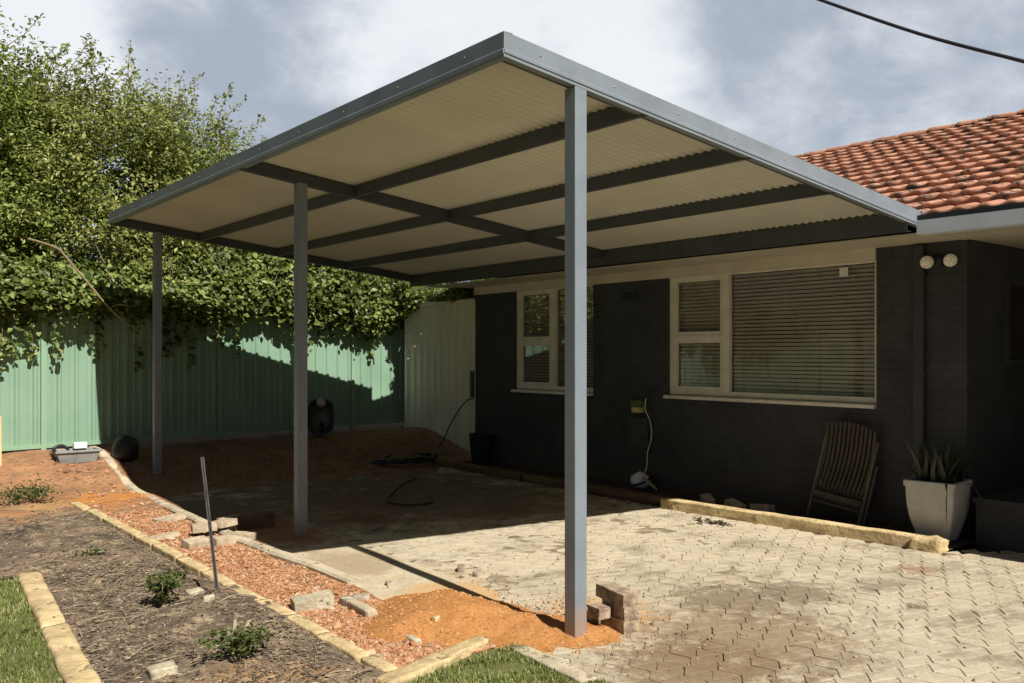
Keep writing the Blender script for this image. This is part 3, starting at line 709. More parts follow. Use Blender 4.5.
# ------------------------------------------------------------------ fence and cream screen
FS = .149; FB = 8.68; FZ0, FZ1 = .47, 2.14
def fb(a): return FB+FS*a
fe = thing('fence', (0, FB, .34), 'pale green ribbed steel fence along the back of the yard', 'fence')
fd = Vector((1, FS, 0)).normalized(); fn = Vector((FS, -1, 0)).normalized()
def fpt(s, o=0., z=0.):
    q = Vector((0, FB, z))+fd*s+fn*o; return q
posts = [-8.2, -5.85, -3.47, -1.09, 1.27, 3.62]
for i, p in enumerate(posts):
    q = posts[i+1] if i+1 < len(posts) else 5.2
    mb = MB(); s = p+.03; vs0 = []; e = q-.03
    pts = []
    while s < e:
        for ds, o in ((0, 0.), (.05, 0.), (.058, .006), (.078, .006), (.086, 0.), (.130, 0), (.145, .026), (.180, .026), (.195, 0.)):
            if s+ds < e: pts.append((s+ds, o))
        s += .21
    pts.append((e, 0.))
    v = [fpt(a, o, FZ0) for a, o in pts]+[fpt(a, o, FZ1) for a, o in pts]+[fpt(a, o-.002, FZ0) for a, o in pts]+[fpt(a, o-.002, FZ1) for a, o in pts]; n = len(pts)
    mb.add(v, [(k, k+1, n+k+1, n+k) for k in range(n-1)]+[(2*n+k+1, 2*n+k, 3*n+k, 3*n+k+1) for k in range(n-1)])
    mb.build('panel', MT['fence'], fe)
    for z0, z1 in ((FZ0-.03, FZ0+.02), (FZ1-.03, FZ1+.02)):
        mb = MB(); r = [[fpt(x, o, z) for o, z in ((-.028, z0), (.034, z0), (.034, z1), (-.028, z1))] for x in (p+.03, q-.03)]; mb.quadprism(*r); mb.build('rail', MT['fence_post'], fe)
    mb = MB(); r = [[fpt(x, o, z) for o, z in ((-.04, -.1), (.045, -.1), (.045, FZ1+.03), (-.04, FZ1+.03))] for x in (p-.03, p+.03)]; mb.quadprism(*r); mb.build('post', MT['fence_post'], fe)
# cream steel screen carrying on from the house wall to the fence
cs = thing('steel_screen', (AW+.03, 8.2, .25), 'cream ribbed steel screen between the green fence and the house', 'screen')
mb = MB(); s = 7.07; e = 8.96; pts = []
while s < e:
    for ds, o in ((0, 0.), (.09, 0.), (.105, .02), (.135, .02), (.15, 0.)):
        if s+ds < e: pts.append((s+ds, o))
    s += .19
pts.append((e, 0))
n = len(pts); top = 2.38
v = [(AW-o, b, .12+hgt(4, b)*.8) for b, o in pts]+[(AW-o, b, top) for b, o in pts]+[(AW-o+.003, b, .12+hgt(4, b)*.8) for b, o in pts]+[(AW-o+.003, b, top) for b, o in pts]
mb.add(v, [(k, k+1, n+k+1, n+k) for k in range(n-1)]+[(2*n+k+1, 2*n+k, 3*n+k, 3*n+k+1) for k in range(n-1)]); mb.build('panel', MT['cream_sheet'], cs)
mb = MB(); mb.box((AW-.035, 7.06, 2.37), (AW+.035, 8.98, 2.44)); mb.build('top_rail', MT['cream_sheet'], cs, bevel=.01)
for b in (7.06, 8.95):
    mb = MB(); mb.box((AW-.03, b-.03, .0), (AW+.03, b+.03, 2.41)); mb.build('post', MT['cream_sheet'], cs)

# ------------------------------------------------------------------ foliage
def leaves(pts, L, W, up=.6, out=None, cup=.25):
    """folded leaves: two quads each, as numpy"""
    n = len(pts); pts = np.asarray(pts)
    nr = NR.normal(0, 1, (n, 3)); nr[:, 2] = np.abs(nr[:, 2])+up
    if out is not None: nr += out
    nr /= np.linalg.norm(nr, axis=1)[:, None]
    d = NR.normal(0, 1, (n, 3)); d[:, 2] -= .5; d -= nr*(d*nr).sum(1)[:, None]; d /= np.linalg.norm(d, axis=1)[:, None]
    s = np.cross(nr, d); sz = np.clip(np.exp(NR.normal(-.05, .32, n)), .4, 1.7)[:, None]
    l, w = L*sz, W*sz
    base = pts-d*l*.5; tip = pts+d*l*.5-nr*l*.12; mid = pts+nr*w*0
    a = pts-d*l*.05+s*w*.5+nr*w*cup; b = pts-d*l*.05-s*w*.5+nr*w*cup
    a2 = pts+d*l*.28+s*w*.32+nr*w*cup*.5; b2 = pts+d*l*.28-s*w*.32+nr*w*cup*.5
    V = np.stack([base, a, a2, tip, b2, b], 1).reshape(-1, 3); k = np.arange(n)[:, None]*6
    Fq = np.concatenate([k+np.array([0, 1, 2, 3]), k+np.array([0, 3, 4, 5])])
    return V, Fq
def limb(mb, p0, p1, r0, r1, wob=.12, n=7):
    p0, p1 = Vector(p0), Vector(p1); L = (p1-p0).length; sd = R.random()*50; pts = []
    for i in range(n):
        t = i/(n-1); q = p0.lerp(p1, t); k = math.sin(PI*t)*wob*L
        pts.append(q+Vector((nz(sd, t*2, 0), nz(sd, t*2, 9), nz(sd, t*2, 17)*.5))*k)
    mb.tube(pts, [r0+(r1-r0)*i/(n-1) for i in range(n)], 7); return pts
def tree(name, base, cen, rad, ztop, nclump, label, lm, leaf=(.058, .030), shoots=18, cat='tree', seed=0, flat=1.):
    t = thing(name, base, label, cat, 'trees behind the green fence')
    tm = MB(); P = []; O = []
    fork = Vector(base)+Vector((R.uniform(-.1, .1), R.uniform(-.1, .1), (ztop-base[2])*.28))
    limb(tm, base, fork, .09, .07, .05)
    cl = []
    while len(cl) < nclump:
        q = Vector((R.gauss(0, 1), R.gauss(0, 1), R.gauss(0, 1))).normalized(); k = R.uniform(.35, 1)**.5
        dirn = q.copy(); lump = 1+.32*nz(q.x+seed, q.y, q.z, 1.9)+.16*nz(q.x, q.y+seed, q.z, 4.5)
        pos = Vector(cen)+Vector((q.x*rad[0], q.y*rad[1], q.z*rad[2]))*k*lump
        if pos.z < base[2]+.9: continue
        cl.append((pos, dirn))
    ends = []
    for i in range(9):
        p, _ = cl[R.randrange(len(cl))]; e = fork.lerp(p, .85); pts = limb(tm, fork, e, .045, .014, .15); ends.append(pts)
        for j in range(3):
            q, _ = cl[R.randrange(len(cl))]
            if (q-e).length < 1.3: limb(tm, pts[4], q, .014, .004, .15, 5)
    for pos, dr in cl:
        m = int(R.randint(75, 130)*(1 if dr.z < .25 else .85)); sp = R.uniform(.10, .19)*(1 if dr.z < .25 else 1.25)
        ax = Vector((R.gauss(0, 1), R.gauss(0, 1), R.gauss(.7, .6))).normalized()
        for k in range(m):
            q = pos+ax*R.gauss(0, sp*1.25)+Vector((R.gauss(0, sp*.55), R.gauss(0, sp*.55), R.gauss(0, sp*.5)))
            P.append(q); O.append(dr*.5)
    sm = tm
    for i in range(shoots):                                   # young shoots standing out of the crown
        a = R.uniform(-1, 1)*rad[0]*.95; b = R.uniform(-.7, .5)*rad[1]
        zz = cen[2]+rad[2]*.86*math.sqrt(max(.02, 1-(a/rad[0])**2*.95))
        p0 = Vector((cen[0]+a, cen[1]+b, zz-.25)); L = R.uniform(.4, 1.15); dr = Vector((R.gauss(.4, .35), R.gauss(0, .25), 1)).normalized()
        pts = limb(sm, p0, p0+dr*L, .008, .003, .1, 6)
        for k in range(int(46*L)):
            t_ = R.uniform(.1, 1)**.8*5; i0 = min(4, int(t_)); c = pts[i0].lerp(pts[i0+1], t_-i0)
            sp = .055*(1.15-t_/5*.7); P.append(c+Vector((R.gauss(0, sp), R.gauss(0, sp), R.gauss(0, sp)))); O.append(Vector((0, 0, .3)))
    tr = tm.build('trunk', MT['bark'], t)
    V, Fq = leaves([p-Vector(base) for p in P], leaf[0], leaf[1], .45, np.array([tuple(o) for o in O]))
    big('crown', V, Fq, lm, t); return t
tree('tree', (-2.2, 10.2, .2), (-2.1, 9.65, 3.7), (1.7, 1.3, 2.05), 5.6, 640, 'tall bright green bushy tree at the far left behind the fence', MT['leaf_tree'], seed=1, shoots=46)
tree('tree', (-.1, 10.4, .2), (-.15, 9.75, 3.65), (1.6, 1.25, 1.85), 5.3, 640, 'bushy green tree behind the fence with reddish olive twigs at its top', MT['leaf_olive'], seed=5, shoots=46)
tree('tree', (1.35, 10.7, .2), (1.35, 10.1, 3.42), (1.2, 1.1, 1.75), 5.0, 460, 'lighter green tree behind the fence nearest the carport roof edge', MT['leaf_tree'], seed=9, shoots=36)
tree('tree', (3.4, 11.2, .2), (3.4, 11.0, 2.75), (1.7, 1.0, 1.05), 3.8, 330, 'low leafy tree behind the fence seen under the carport roof', MT['leaf_vine'], seed=13, shoots=4)
tree('tree', (6.4, 10.6, .1), (6.3, 10.3, 2.6), (1.9, 1.5, 1.25), 3.8, 330, 'low leafy tree just showing above the cream steel screen', MT['leaf_vine'], seed=21, shoots=4)
# vine over the fence
vi = thing('vine', (1.2, FB, FZ1), 'dense leafy green creeper spilling over the top of the green fence', 'vine')
P = []; O = []; vm = MB()
for i in range(1500):
    s = R.uniform(-5.5, 4.75); a = s*fd.x
    up = R.random()
    lump = nz(s, 0, 2, 1.1)*.5+nz(s, 5, 2, 3)*.25
    low = 2.17-.12*ss(1.5, 4, s)+.12*lump
    zt = 3.15+.35*lump-.55*(1-ss(-.2, 1.6, s))
    z = low+(zt-low)*up**1.15
    o = (.05+.25*math.sin(PI*min(1, up*1.25+.12)))*R.uniform(.5, 1.12)+.12*nz(s, z, 7, 2.)-.35*max(0, up-.55)
    if R.random() < .25: o -= R.uniform(.1, .6)
    c = fpt(s, o, z)
    if c.x > AW-.12 and c.y < 9.25 and z < 2.6: continue
    m = R.randint(20, 34); sp = R.uniform(.045, .10)
    for k in range(m): P.append(c+Vector((R.gauss(0, sp*1.2), R.gauss(0, sp), R.gauss(0, sp)))); O.append((FS*.8, -1.2, .5))
for i in range(62):                                            # trailing runners
    s = R.uniform(-4.8, 4.3); L = R.choice((.2, .3, .35, .45, .6, .75)) if s > -2.2 else R.uniform(.2, .9)
    o = R.uniform(.08, .26); p0 = fpt(s, o, 2.15); p1 = fpt(s+R.uniform(-.08, .08), o*.8, 2.15-L)
    pts = limb(vm, p0, p1, .004, .002, .08, 6)
    for k in range(int(46*L)):
        t_ = R.uniform(0, 5)**1.0; i0 = min(4, int(t_)); c = pts[i0].lerp(pts[i0+1], t_-i0); sp = .05*(1.2-t_/5*.7)
        P.append(c+Vector((R.gauss(0, sp), R.gauss(0, sp*.5), R.gauss(0, sp*.8)))); O.append((FS, -1.2, .3))
for i in range(150):                                            # leaves along the cream screen top
    b = R.uniform(7.15, 9.3); z = 2.48+R.uniform(-.03, .16)+.35*ss(8.3, 9.2, b)*R.uniform(-1.4, 1); a = AW+R.uniform(-.16, .30)
    for k in range(14): P.append(Vector((a+R.gauss(0, .05), b+R.gauss(0, .06), z+R.gauss(0, .035)))); O.append((-.8, -.6, .6))
for i in range(30):
    s = R.uniform(-5, 4.4); limb(vm, fpt(s, R.uniform(0, .3), 2.2), fpt(s+R.uniform(-.6, .6), R.uniform(.0, .35), R.uniform(2.5, 3.2)), .009, .004, .15)
vm.build('stems', MT['bark'], vi)
V, Fq = leaves([p-vi.location for p in P], .076, .058, .3, np.array(O), .2)
big('foliage', V, Fq, MT['leaf_vine'], vi)
# the bare bough hanging out over the fence
mb = MB()
p = [(-.99, 8.0, 2.85), (-.70, 8.0, 2.50), (-.43, 8.0, 2.17), (-.2, 8.03, 1.98), (.05, 8.08, 1.85), (.27, 8.12, 1.80)]
p = [Vector(q) for q in p]; sp_ = spline(p, 5); mb.tube(sp_, [.015-.010*i/(len(sp_)-1) for i in range(len(sp_))], 7)
mb.tube(spline([p[2], (-.33, 7.96, 2.22), (-.2, 7.94, 2.2)], 4), .006, 5); mb.tube(spline([p[3], (-.25, 8.0, 1.85), (-.29, 7.97, 1.70)], 4), .006, 5)
mb.tube(spline([p[4], (.12, 8.05, 1.78), (.16, 8.02, 1.62)], 4), .005, 5); mb.tube(spline([p[0], (-1.04, 8.3, 2.93), (-1.2, 8.8, 3.05), (-1.6, 9.3, 3.2)], 5), .019, 7)
one(mb, 'branch', MT['pale_branch'], (-1.6, 9.3, 3.2), 'bare pale branch drooping in front of the green fence', 'branch')

def tuft(name, c, h, r, n, label, cat='weed', mat='leaf_weed', leaf=(.035, .016), stems=6):
    t = thing(name, c, label, cat); sm = MB(); P = []; O = []
    for i in range(stems):
        an = R.uniform(0, 2*PI); e = Vector((math.cos(an)*r*R.uniform(.3, 1), math.sin(an)*r*R.uniform(.3, 1), h*R.uniform(.5, 1)))
        pts = spline([(0, 0, -.02), e*.5+Vector((0, 0, h*.12)), e], 4); sm.tube(pts, .003, 5)
        for k in range(n//stems):
            q = pts[R.randrange(2, len(pts))]; sp = r*.22
            P.append(q+Vector((R.gauss(0, sp), R.gauss(0, sp), abs(R.gauss(0, sp*.5))))); O.append((0, -.2, .4))
    sm.build('stems', MT['sticks'], t, local=True); V, Fq = leaves(P, leaf[0], leaf[1], .5, np.array(O)); big('foliage', V, Fq, MT[mat], t)
def gb(u, v):
    a, b, z = G(u, v); return (a, b, z_bed(a, b))
tuft('weed', gb(34, 508), .16, .30, 420, 'low green weed patch at the left by the brown soil near the fence', stems=12)
tuft('weed', gb(12, 510), .14, .22, 240, 'small green weed at the left picture edge beyond the lawn corner', stems=9)
tuft('weed', gb(163, 612), .21, .15, 330, 'upright green weed in the dark bed left of the steel stake')
tuft('weed', gb(238, 670), .15, .19, 330, 'green weed with dry pale stalks at the front of the dark bed')
tuft('weed', gb(90, 558), .06, .10, 60, 'tiny green weed in the dark bed above the limestone blocks')
mb = MB(); c0 = Vector(gb(234, 664))
for dx, dy, h, r in ((.01, .03, .17, .012), (.06, .0, .16, .010), (-.05, -.02, .06, .009)):
    mb.tube(spline([c0+Vector((dx*.2, dy*.2, -.02)), c0+Vector((dx*.6, dy*.5, h*.5)), c0+Vector((dx*1.4, dy-.01, h))], 4), [r]*8+[r*.6], 6)
one(mb, 'root_stump', MT['sticks'], c0, 'bleached forked dead stump among the weeds at the front of the bed', 'stump')
for (u, v, L, lab) in ((195, 598, .07, 'grey broken stone in the bed just right of the upright weed'), (208, 606, .05, 'small grey stone in the bed at the foot of the steel stake'), (162, 680, .09, 'pale flat stone at the bottom edge of the dark bed')):
    c = gb(u, v); one(rough_block((c[0]-L*.7, c[1]-L*.5, c[2]-.02), (c[0]+L*.7, c[1]+L*.5, c[2]+L*.5), .012, 4, u), 'stone', MT['lime_grey'], c, lab, 'stone')

# ------------------------------------------------------------------ edging
lab = 'pale limestone edging block in the long row between dark bed and pink gravel'
b = 6.45; i = 0
while b > .2:
    L = R.uniform(.42, .62); L = min(L, b-.1); x = LX+.018*nz(b, 0, 0, 1.9)+.03*ss(5.6, 6.5, b)*-1; zt = .048+.010*R.random()+hgt(LX, b)
    rot = Matrix.Rotation(R.gauss(0, .012), 3, 'Z')
    one(rough_block((x-.045, b-L+.003, -.04+hgt(LX, b)), (x+.045, b, zt), .004, 9, i, rot), 'edging_block', MT['lime'], (x, b-L/2, 0), lab, 'edging block', 'limestone blocks edging the gravel'); b -= L; i += 1
lab = 'thick pale limestone block in the row beside the green lawn'
b = 3.40
for i, L in enumerate((1.45, 1.25, 1.6)):
    x = -2.15-.0866*(3.38-(b-L/2)); rot = Matrix.Rotation(-.0866, 3, 'Z')
    one(rough_block((x-.072, b-L+.002, -.06), (x+.072, b-.001, .055+.006*R.random()), .009, 15, i+40, rot, round_=.22), 'edging_block', MT['lime'], (x, b-L/2, 0), lab, 'edging block', 'limestone blocks edging the lawn'); b -= L
for i, (x0, y0, x1, y1, w, h, lab) in enumerate(((-1.27, -.03, -.82, .095, .055, .06, 'pale limestone block laid across the end of the gravel at bottom'),
                                     (-.83, .09, -.50, .19, .05, .062, 'pale limestone block with a pointed end against the orange sand'))):
    c = Vector(((x0+x1)/2, (y0+y1)/2, 0)); L = math.hypot(x1-x0, y1-y0); rot = Matrix.Rotation(math.atan2(y1-y0, x1-x0), 3, 'Z')
    one(rough_block((c.x-L/2, c.y-w, -.04), (c.x+L/2, c.y+w, h), .008, 9, i+70, rot), 'edging_block', MT['lime'], c, lab, 'edging block')
# concrete kerb along the drive
mb = MB(); kp = [(-.50, 9.0), (-.47, 8.2), (-.42, 7.2), (-.45, 6.2), (-.49, 5.0), (-.52, 3.6), (-.50, 2.9), (-.455, 2.3), (-.46, 1.72)]
ks = spline([(x, y, hgt(x, y)) for x, y in kp], 8); ring = [(-.05, -.06), (.05, -.06), (.052, .045), (.035, .06), (-.035, .062), (-.052, .045)]
vs = []; m = len(ring)
for i, q in enumerate(ks):
    for du, dz in ring: vs.append((q.x+du+.006*nz(q.y*6, du*30, 0), q.y, q.z+dz+.006*nz(q.y*5, dz*40, 3)))
fs = [(i*m+k, i*m+(k+1) % m, (i+1)*m+(k+1) % m, (i+1)*m+k) for i in range(len(ks)-1) for k in range(m)]+[tuple(range(m)), tuple(range((len(ks)-1)*m, len(ks)*m))]
mb.add(vs, fs); one(mb, 'kerb', MT['kerb'], (-.47, 5, 0), 'long grey concrete kerb between the pink gravel and the carport floor', 'kerb')
def stone_bar(pa, pb, w, h, name, mat, lab, cat, seed, amp=.007, z0=-.03, grp=None):
    c = Vector(((pa[0]+pb[0])/2, (pa[1]+pb[1])/2, hgt(pa[0], pa[1]))); L = math.hypot(pb[0]-pa[0], pb[1]-pa[1]); rot = Matrix.Rotation(math.atan2(pb[1]-pa[1], pb[0]-pa[0]), 3, 'Z')
    return one(rough_block((c.x-L/2, c.y-w/2, c.z+z0), (c.x+L/2, c.y+w/2, c.z+h), amp, 8, seed, rot), name, MT[mat], c, lab, cat, grp)
stone_bar((-.73, 1.36), (-.755, .95), .07, .075, 'kerb_piece', 'kerb', 'broken grey kerb piece half sunk at the left of the orange sand', 'kerb', 81)
stone_bar((-.76, .90), (-.80, .38), .045, .05, 'kerb_piece', 'lime_grey', 'thin pale kerb strip half buried at the front of the orange sand', 'kerb', 82)
stone_bar((-.40, .03), (-.44, -.58), .10, .032, 'kerb_piece', 'kerb', 'low grey concrete kerb piece between front grass and paving', 'kerb', 83)
# timber edging along the wall bed
one(rough_block((3.655, -.10, -.02), (3.79, 2.56, .10), .008, 14, 91, Matrix.Rotation(.070, 3, 'Z')), 'sleeper', MT['lime'], (3.72, 1.2, 0), 'long pale yellow timber sleeper along the bed under the big window', 'sleeper')
one(rough_block((3.70, -.29, -.02), (3.89, -.02, .10), .026, 6, 92, round_=.3), 'stone', MT['lime'], (3.8, -.17, 0), 'rounded pale yellow stone at the near end of the timber sleeper', 'stone')
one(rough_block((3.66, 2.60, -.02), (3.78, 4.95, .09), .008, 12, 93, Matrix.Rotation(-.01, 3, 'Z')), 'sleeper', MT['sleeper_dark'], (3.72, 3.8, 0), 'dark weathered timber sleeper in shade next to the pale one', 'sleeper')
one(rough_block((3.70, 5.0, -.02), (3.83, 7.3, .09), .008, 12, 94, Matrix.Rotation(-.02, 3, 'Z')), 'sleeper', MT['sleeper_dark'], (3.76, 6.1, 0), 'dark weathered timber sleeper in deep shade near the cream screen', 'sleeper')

# ------------------------------------------------------------------ sand pile
def z_sand(a, b):
    d = ((a+.34)/.40)**2+((b-.72)/.56)**2; e = ((a-.08)/.38)**2+((b-.08)/.33)**2; g_ = ((a+.68)/.32)**2+((b-.62)/.42)**2
    h = .165*math.exp(-d*1.25)+.055*math.exp(-e*1.1)+.07*math.exp(-g_*1.3)
    return h+.030*nz(a, b, 0, 4)*min(1, h*14)+.016*nz(a, b, 3, 13)*min(1, h*14)-.028
sp = patch('sand_pile', [(-1.05, 1.3), (-.7, 1.7), (.1, 1.75), (.5, 1.3), (.75, .4), (.7, -.35), (.1, -.55), (-.55, -.2), (-1.05, .1)], z_sand, MT['sand'], .035)
del sp['kind']; tag(sp, 'heap of loose orange sand around the foot of the nearest post', 'sand pile')
P = []
while len(P) < 1500:
    a, b = R.uniform(-1, .75), R.uniform(-.5, 1.6); z = z_sand(a, b)
    if z > -.012: P.append((a, b, max(z, 0)+.001))
tag(scatter('sand_clods', P, .005, MT['clod'], (1, 1, .8), .75), 'small orange clods lying on the sand heap', 'sand', kind='stuff')

# ------------------------------------------------------------------ bricks, pavers, rubble
def brick(c, rz, lab, grp=None, s=(.23, .11, .076), mat='brick', tilt=(0, 0), name='brick', cat='brick', amp=.0025):
    rot = Matrix.Rotation(rz, 3, 'Z') @ Matrix.Rotation(tilt[0], 3, 'X') @ Matrix.Rotation(tilt[1], 3, 'Y')
    mb = rough_block((-s[0]/2, -s[1]/2, 0), (s[0]/2, s[1]/2, s[2]), amp, 5, R.random()*50, None, round_=.035); mb.sm = [False]*len(mb.sm)
    mb.v = [tuple(rot @ Vector(v)) for v in mb.v]
    o = mb.build(name, MT[mat]); o.location = c; return tag(o, lab, cat, grp)
bx, by = .30, -.03
gp = 'bricks stacked by the nearest post'; q = math.radians
brick((bx+.02, by-.0, .0), q(-98), 'bottom brick of the small stack beside the nearest post', gp)
brick((bx-.03, by+.22, .0), q(-95), 'bottom brick at the back of the small stack beside the nearest post', gp)
brick((bx+.03, by-.005, .075), q(-101), 'middle brick of the small stack beside the nearest post', gp)
brick((bx-.085, by+.06, .070), q(-97), 'half brick set in the middle of the small stack, nearest the post', gp, (.11, .085, .065))
brick((bx+.03, by+.03, .151), q(-97), 'topmost brick of the small stack beside the nearest post', gp, (.26, .11, .076), tilt=(0, .05))
gp = 'loose pavers lying on the gravel'
def gv(u, v, dz=0.):
    a, b, z = G(u, v); return (a, b, z_grav(a, b)+dz)
for (u, v, rz, s, dz, lab) in ((196, 549, .2, (.20, .12, .07), 0, 'pale paver on the gravel, nearest the limestone row in the pile'), (204, 540, -.2, (.20, .12, .06), .05, 'pale paver stacked at the back left of the paver pile'),
        (226, 546, .1, (.22, .11, .06), 0, 'pale paver lying flat right behind the stake'), (224, 536, .5, (.22, .12, .06), .06, 'topmost pale paver of the pile behind the stake'),
        (243, 541, -.9, (.20, .11, .06), .0, 'pale paver at the right end of the pile beside the kerb'), (232, 528, .3, (.24, .13, .06), .02, 'pale paver leaning on the kerb at the back of the pile'), (172, 522, .2, (.30, .18, .03), 0, 'flat pale slab on the gravel behind the paver pile'), (163, 541, .1, (.24, .14, .03), 0, 'thin flat pale slab on the gravel by the limestone row')):
    brick(gv(u, v, dz), rz, lab, gp, s, 'paver_loose', (R.gauss(0, .06), R.gauss(0, .06)), 'paver', 'paver', .004)
brick(gv(313, 612), math.radians(-12), 'single pale paver lying alone on the pink gravel', None, (.25, .12, .075), 'lime_grey', (.06, -.08), 'paver', 'paver', .006)
for (u, v, L, lab, mt) in ((361, 602, .055, 'grey round stone by the kerb end above the sand heap', 'stone'), (461, 571, .045, 'small dark broken brick piece on the sunny paving', 'brick'), (479, 576, .04, 'flat broken paver chip beside the dark brick piece', 'stone'), (389, 586, .035, 'small dark stone on the concrete behind the sand heap', 'stone'), (575, 513, .02, 'tiny dark stone on the paving near the roof shadow edge', 'stone'), (560, 560, .018, 'tiny dark stone left of the near post on the sunny paving', 'stone'), (436, 637, .022, 'pale chip of limestone lying on the orange sand', 'lime')):
    a, b, z = G(u, v); z = max(z, z_sand(a, b))
    one(rough_block((a-L, b-L*.7, z-.01), (a+L, b+L*.7, z+L*.9), L*.22, 4, u, Matrix.Rotation(R.uniform(0, 3), 3, 'Z')), 'stone', MT[mt], (a, b, z), lab, 'stone')
for (b, a, s, rz, lab) in ((2.38, 4.12, (.23, .11, .076), .9, 'dull brick in the shaded wall bed, farthest left of the three'), (2.0, 4.08, (.22, .11, .075), 1.3, 'dull brick in the middle of the shaded wall bed bricks'), (1.72, 4.16, (.23, .11, .076), 1.5, 'dull brick in the shaded wall bed nearest the folded chair')):
    brick((a, b, .01), rz, lab, 'bricks in the wall bed', s, 'paver_loose', (R.gauss(0, .1), R.gauss(0, .08)), 'brick', 'brick', .004)
a, b, z = G(252, 528); brick((a, b, .0), .15, 'dark timber offcut on the shaded floor beside the second post', None, (.42, .14, .12), 'sleeper_dark', name='timber_offcut', cat='timber', amp=.004)
# wet leaf litter
a, b, z = G(716, 524); mb = MB()
for k in range(34):
    q = Vector((a+R.gauss(0, .045), b+R.gauss(0, .11), z+.012)); an = R.uniform(0, PI); s_ = R.uniform(.018, .05); d = Vector((math.cos(an), math.sin(an), R.uniform(-.1, .3)))*s_; e = Vector((-math.sin(an), math.cos(an), R.uniform(-.2, .4)))*s_*.5
    mb.add([q-d, q+e, q+d+Vector((0, 0, .012)), q-e], [(0, 1, 2, 3)])
one(mb, 'leaf_clump', simple('wet_leaf', (.05, .032, .022), .6, .5, 20, 0), (a, b, z), 'clump of dark wet leaves on the paving in front of the pale sleeper', 'leaves')

# ------------------------------------------------------------------ steel stake
a, b, z = gb(220, 600); mb = MB()
top = Vector((a-.015, b+.28, 1.02))
# the stake leans; Y-shaped section
d = (Vector((a-.085, b+.08, .91))-Vector((a, b, -.1))); ax = d.normalized()
for k in range(3):
    t = k*2*PI/3+.4; o = Vector((math.cos(t), math.sin(t), 0)); pz = Vector((-math.sin(t), math.cos(t), 0))*.002
    b0 = Vector((a, b, -.08)); w = .014 if k else .010
    mb.quadprism([b0+pz, b0+o*w+pz, b0+o*w-pz, b0-pz], [b0+d+pz, b0+d+o*w+pz, b0+d+o*w-pz, b0+d-pz])
one(mb, 'steel_stake', MT['picket'], (a, b, z), 'leaning grey steel star picket driven into the bed edge', 'stake')

# ------------------------------------------------------------------ folded timber chair
ch = thing('folding_chair', (4.20, .97, .02), 'folded slatted wooden garden chair leaning on the dark wall', 'chair')
lean = Matrix.Rotation(math.radians(-90), 3, 'Z') @ Matrix.Rotation(math.radians(7.0), 3, 'Y') @ Matrix.Rotation(math.radians(-13), 3, 'X')
def cpart(mb, name, mat, par=None, bevel=0):
    mb.v = [tuple(lean @ Vector(v)) for v in mb.v]; return mb.build(name, MT[mat], par or ch, local=True, bevel=bevel)
# local: x = width (to the right seen from the yard), y = depth towards the wall, z = up
nS = 12
for k in range(nS):
    x = -.235+.47*k/(nS-1); arch = .03*math.cos((x/.235)*PI/2)
    z1 = .93+arch*1.3-.02; z0 = .30; mb = MB(); pts = []
    for j in range(9):
        t = j/8; pts.append((x*(1+.04*t), -.03+.045*math.sin(PI*t)-.03*t*t, z0+(z1-z0)*t))
    r0 = []
    for (px_, py_, pz_) in pts: r0.append([(px_-.0125, py_-.007, pz_), (px_+.0125, py_-.007, pz_), (px_+.0125, py_+.007, pz_), (px_-.0125, py_+.007, pz_)])
    for j in range(8): mb.quadprism(r0[j], r0[j+1])
    cpart(mb, 'slat', 'chair_wood')
for s in (-1, 1):
    mb = MB(); mb.box((s*.262-.012, -.012, .0), (s*.262+.012, .02, .82)); cpart(mb, 'frame_leg', 'chair_metal', bevel=.003)
    mb = MB(); mb.box((s*.285-.010, .03, .0), (s*.285+.010, .055, .60)); cpart(mb, 'rear_leg', 'chair_metal', bevel=.003)
for z, y, h in ((.14, -.015, .022), (.20, -.03, .05), (.34, .012, .03), (.80, .03, .03)):
    mb = MB(); mb.box((-.262, y-.008, z), (.262, y+.008, z+h)); cpart(mb, 'crossbar', 'chair_wood')
for k in range(4):
    mb = MB(); mb.box((-.225, .028+.02*0, .16+k*.05), (.225, .040, .195+k*.05)); cpart(mb, 'seat_slat', 'chair_wood')

# ------------------------------------------------------------------ planter and plant
pc = (4.20, -.03, .015); prz = math.radians(5)
pt = thing('planter', pc, 'tall pale square tapered planter pot at the dark wall corner', 'planter', rz=prz)
def sq(h, z, r=.03, n=5):
    ring = []
    for cx_, cy_, a0 in ((1, 1, 0), (-1, 1, PI/2), (-1, -1, PI), (1, -1, 3*PI/2)):
        for k in range(n): t = a0+PI/2*k/(n-1); ring.append((cx_*(h-r)+r*math.cos(t), cy_*(h-r)+r*math.sin(t), z))
    return ring
prof = [(.120, .0), (.128, .015), (.152, .10), (.178, .20), (.193, .30), (.199, .40), (.200, .455), (.212, .458), (.214, .505), (.208, .512), (.190, .512), (.186, .47)]
mb = MB(); vs = []; n = 20
for h, z in prof: vs += sq(h, z, .022)
fs = [(i*n+k, i*n+(k+1) % n, (i+1)*n+(k+1) % n, (i+1)*n+k) for i in range(len(prof)-1) for k in range(n)]+[tuple(range(n))[::-1]]
mb.add(vs, fs, 0, False); mb.build('pot', MT['pot'], pt, local=True)
mb = MB(); mb.add(sq(.187, .478, .02), [tuple(range(n))]); mb.build('potting_soil', MT['soil_dark'], pt, local=True)
pl = thing('pot_plant', (pc[0], pc[1], .48), 'dark green spiky leaved plant growing in the pale planter', 'plant')
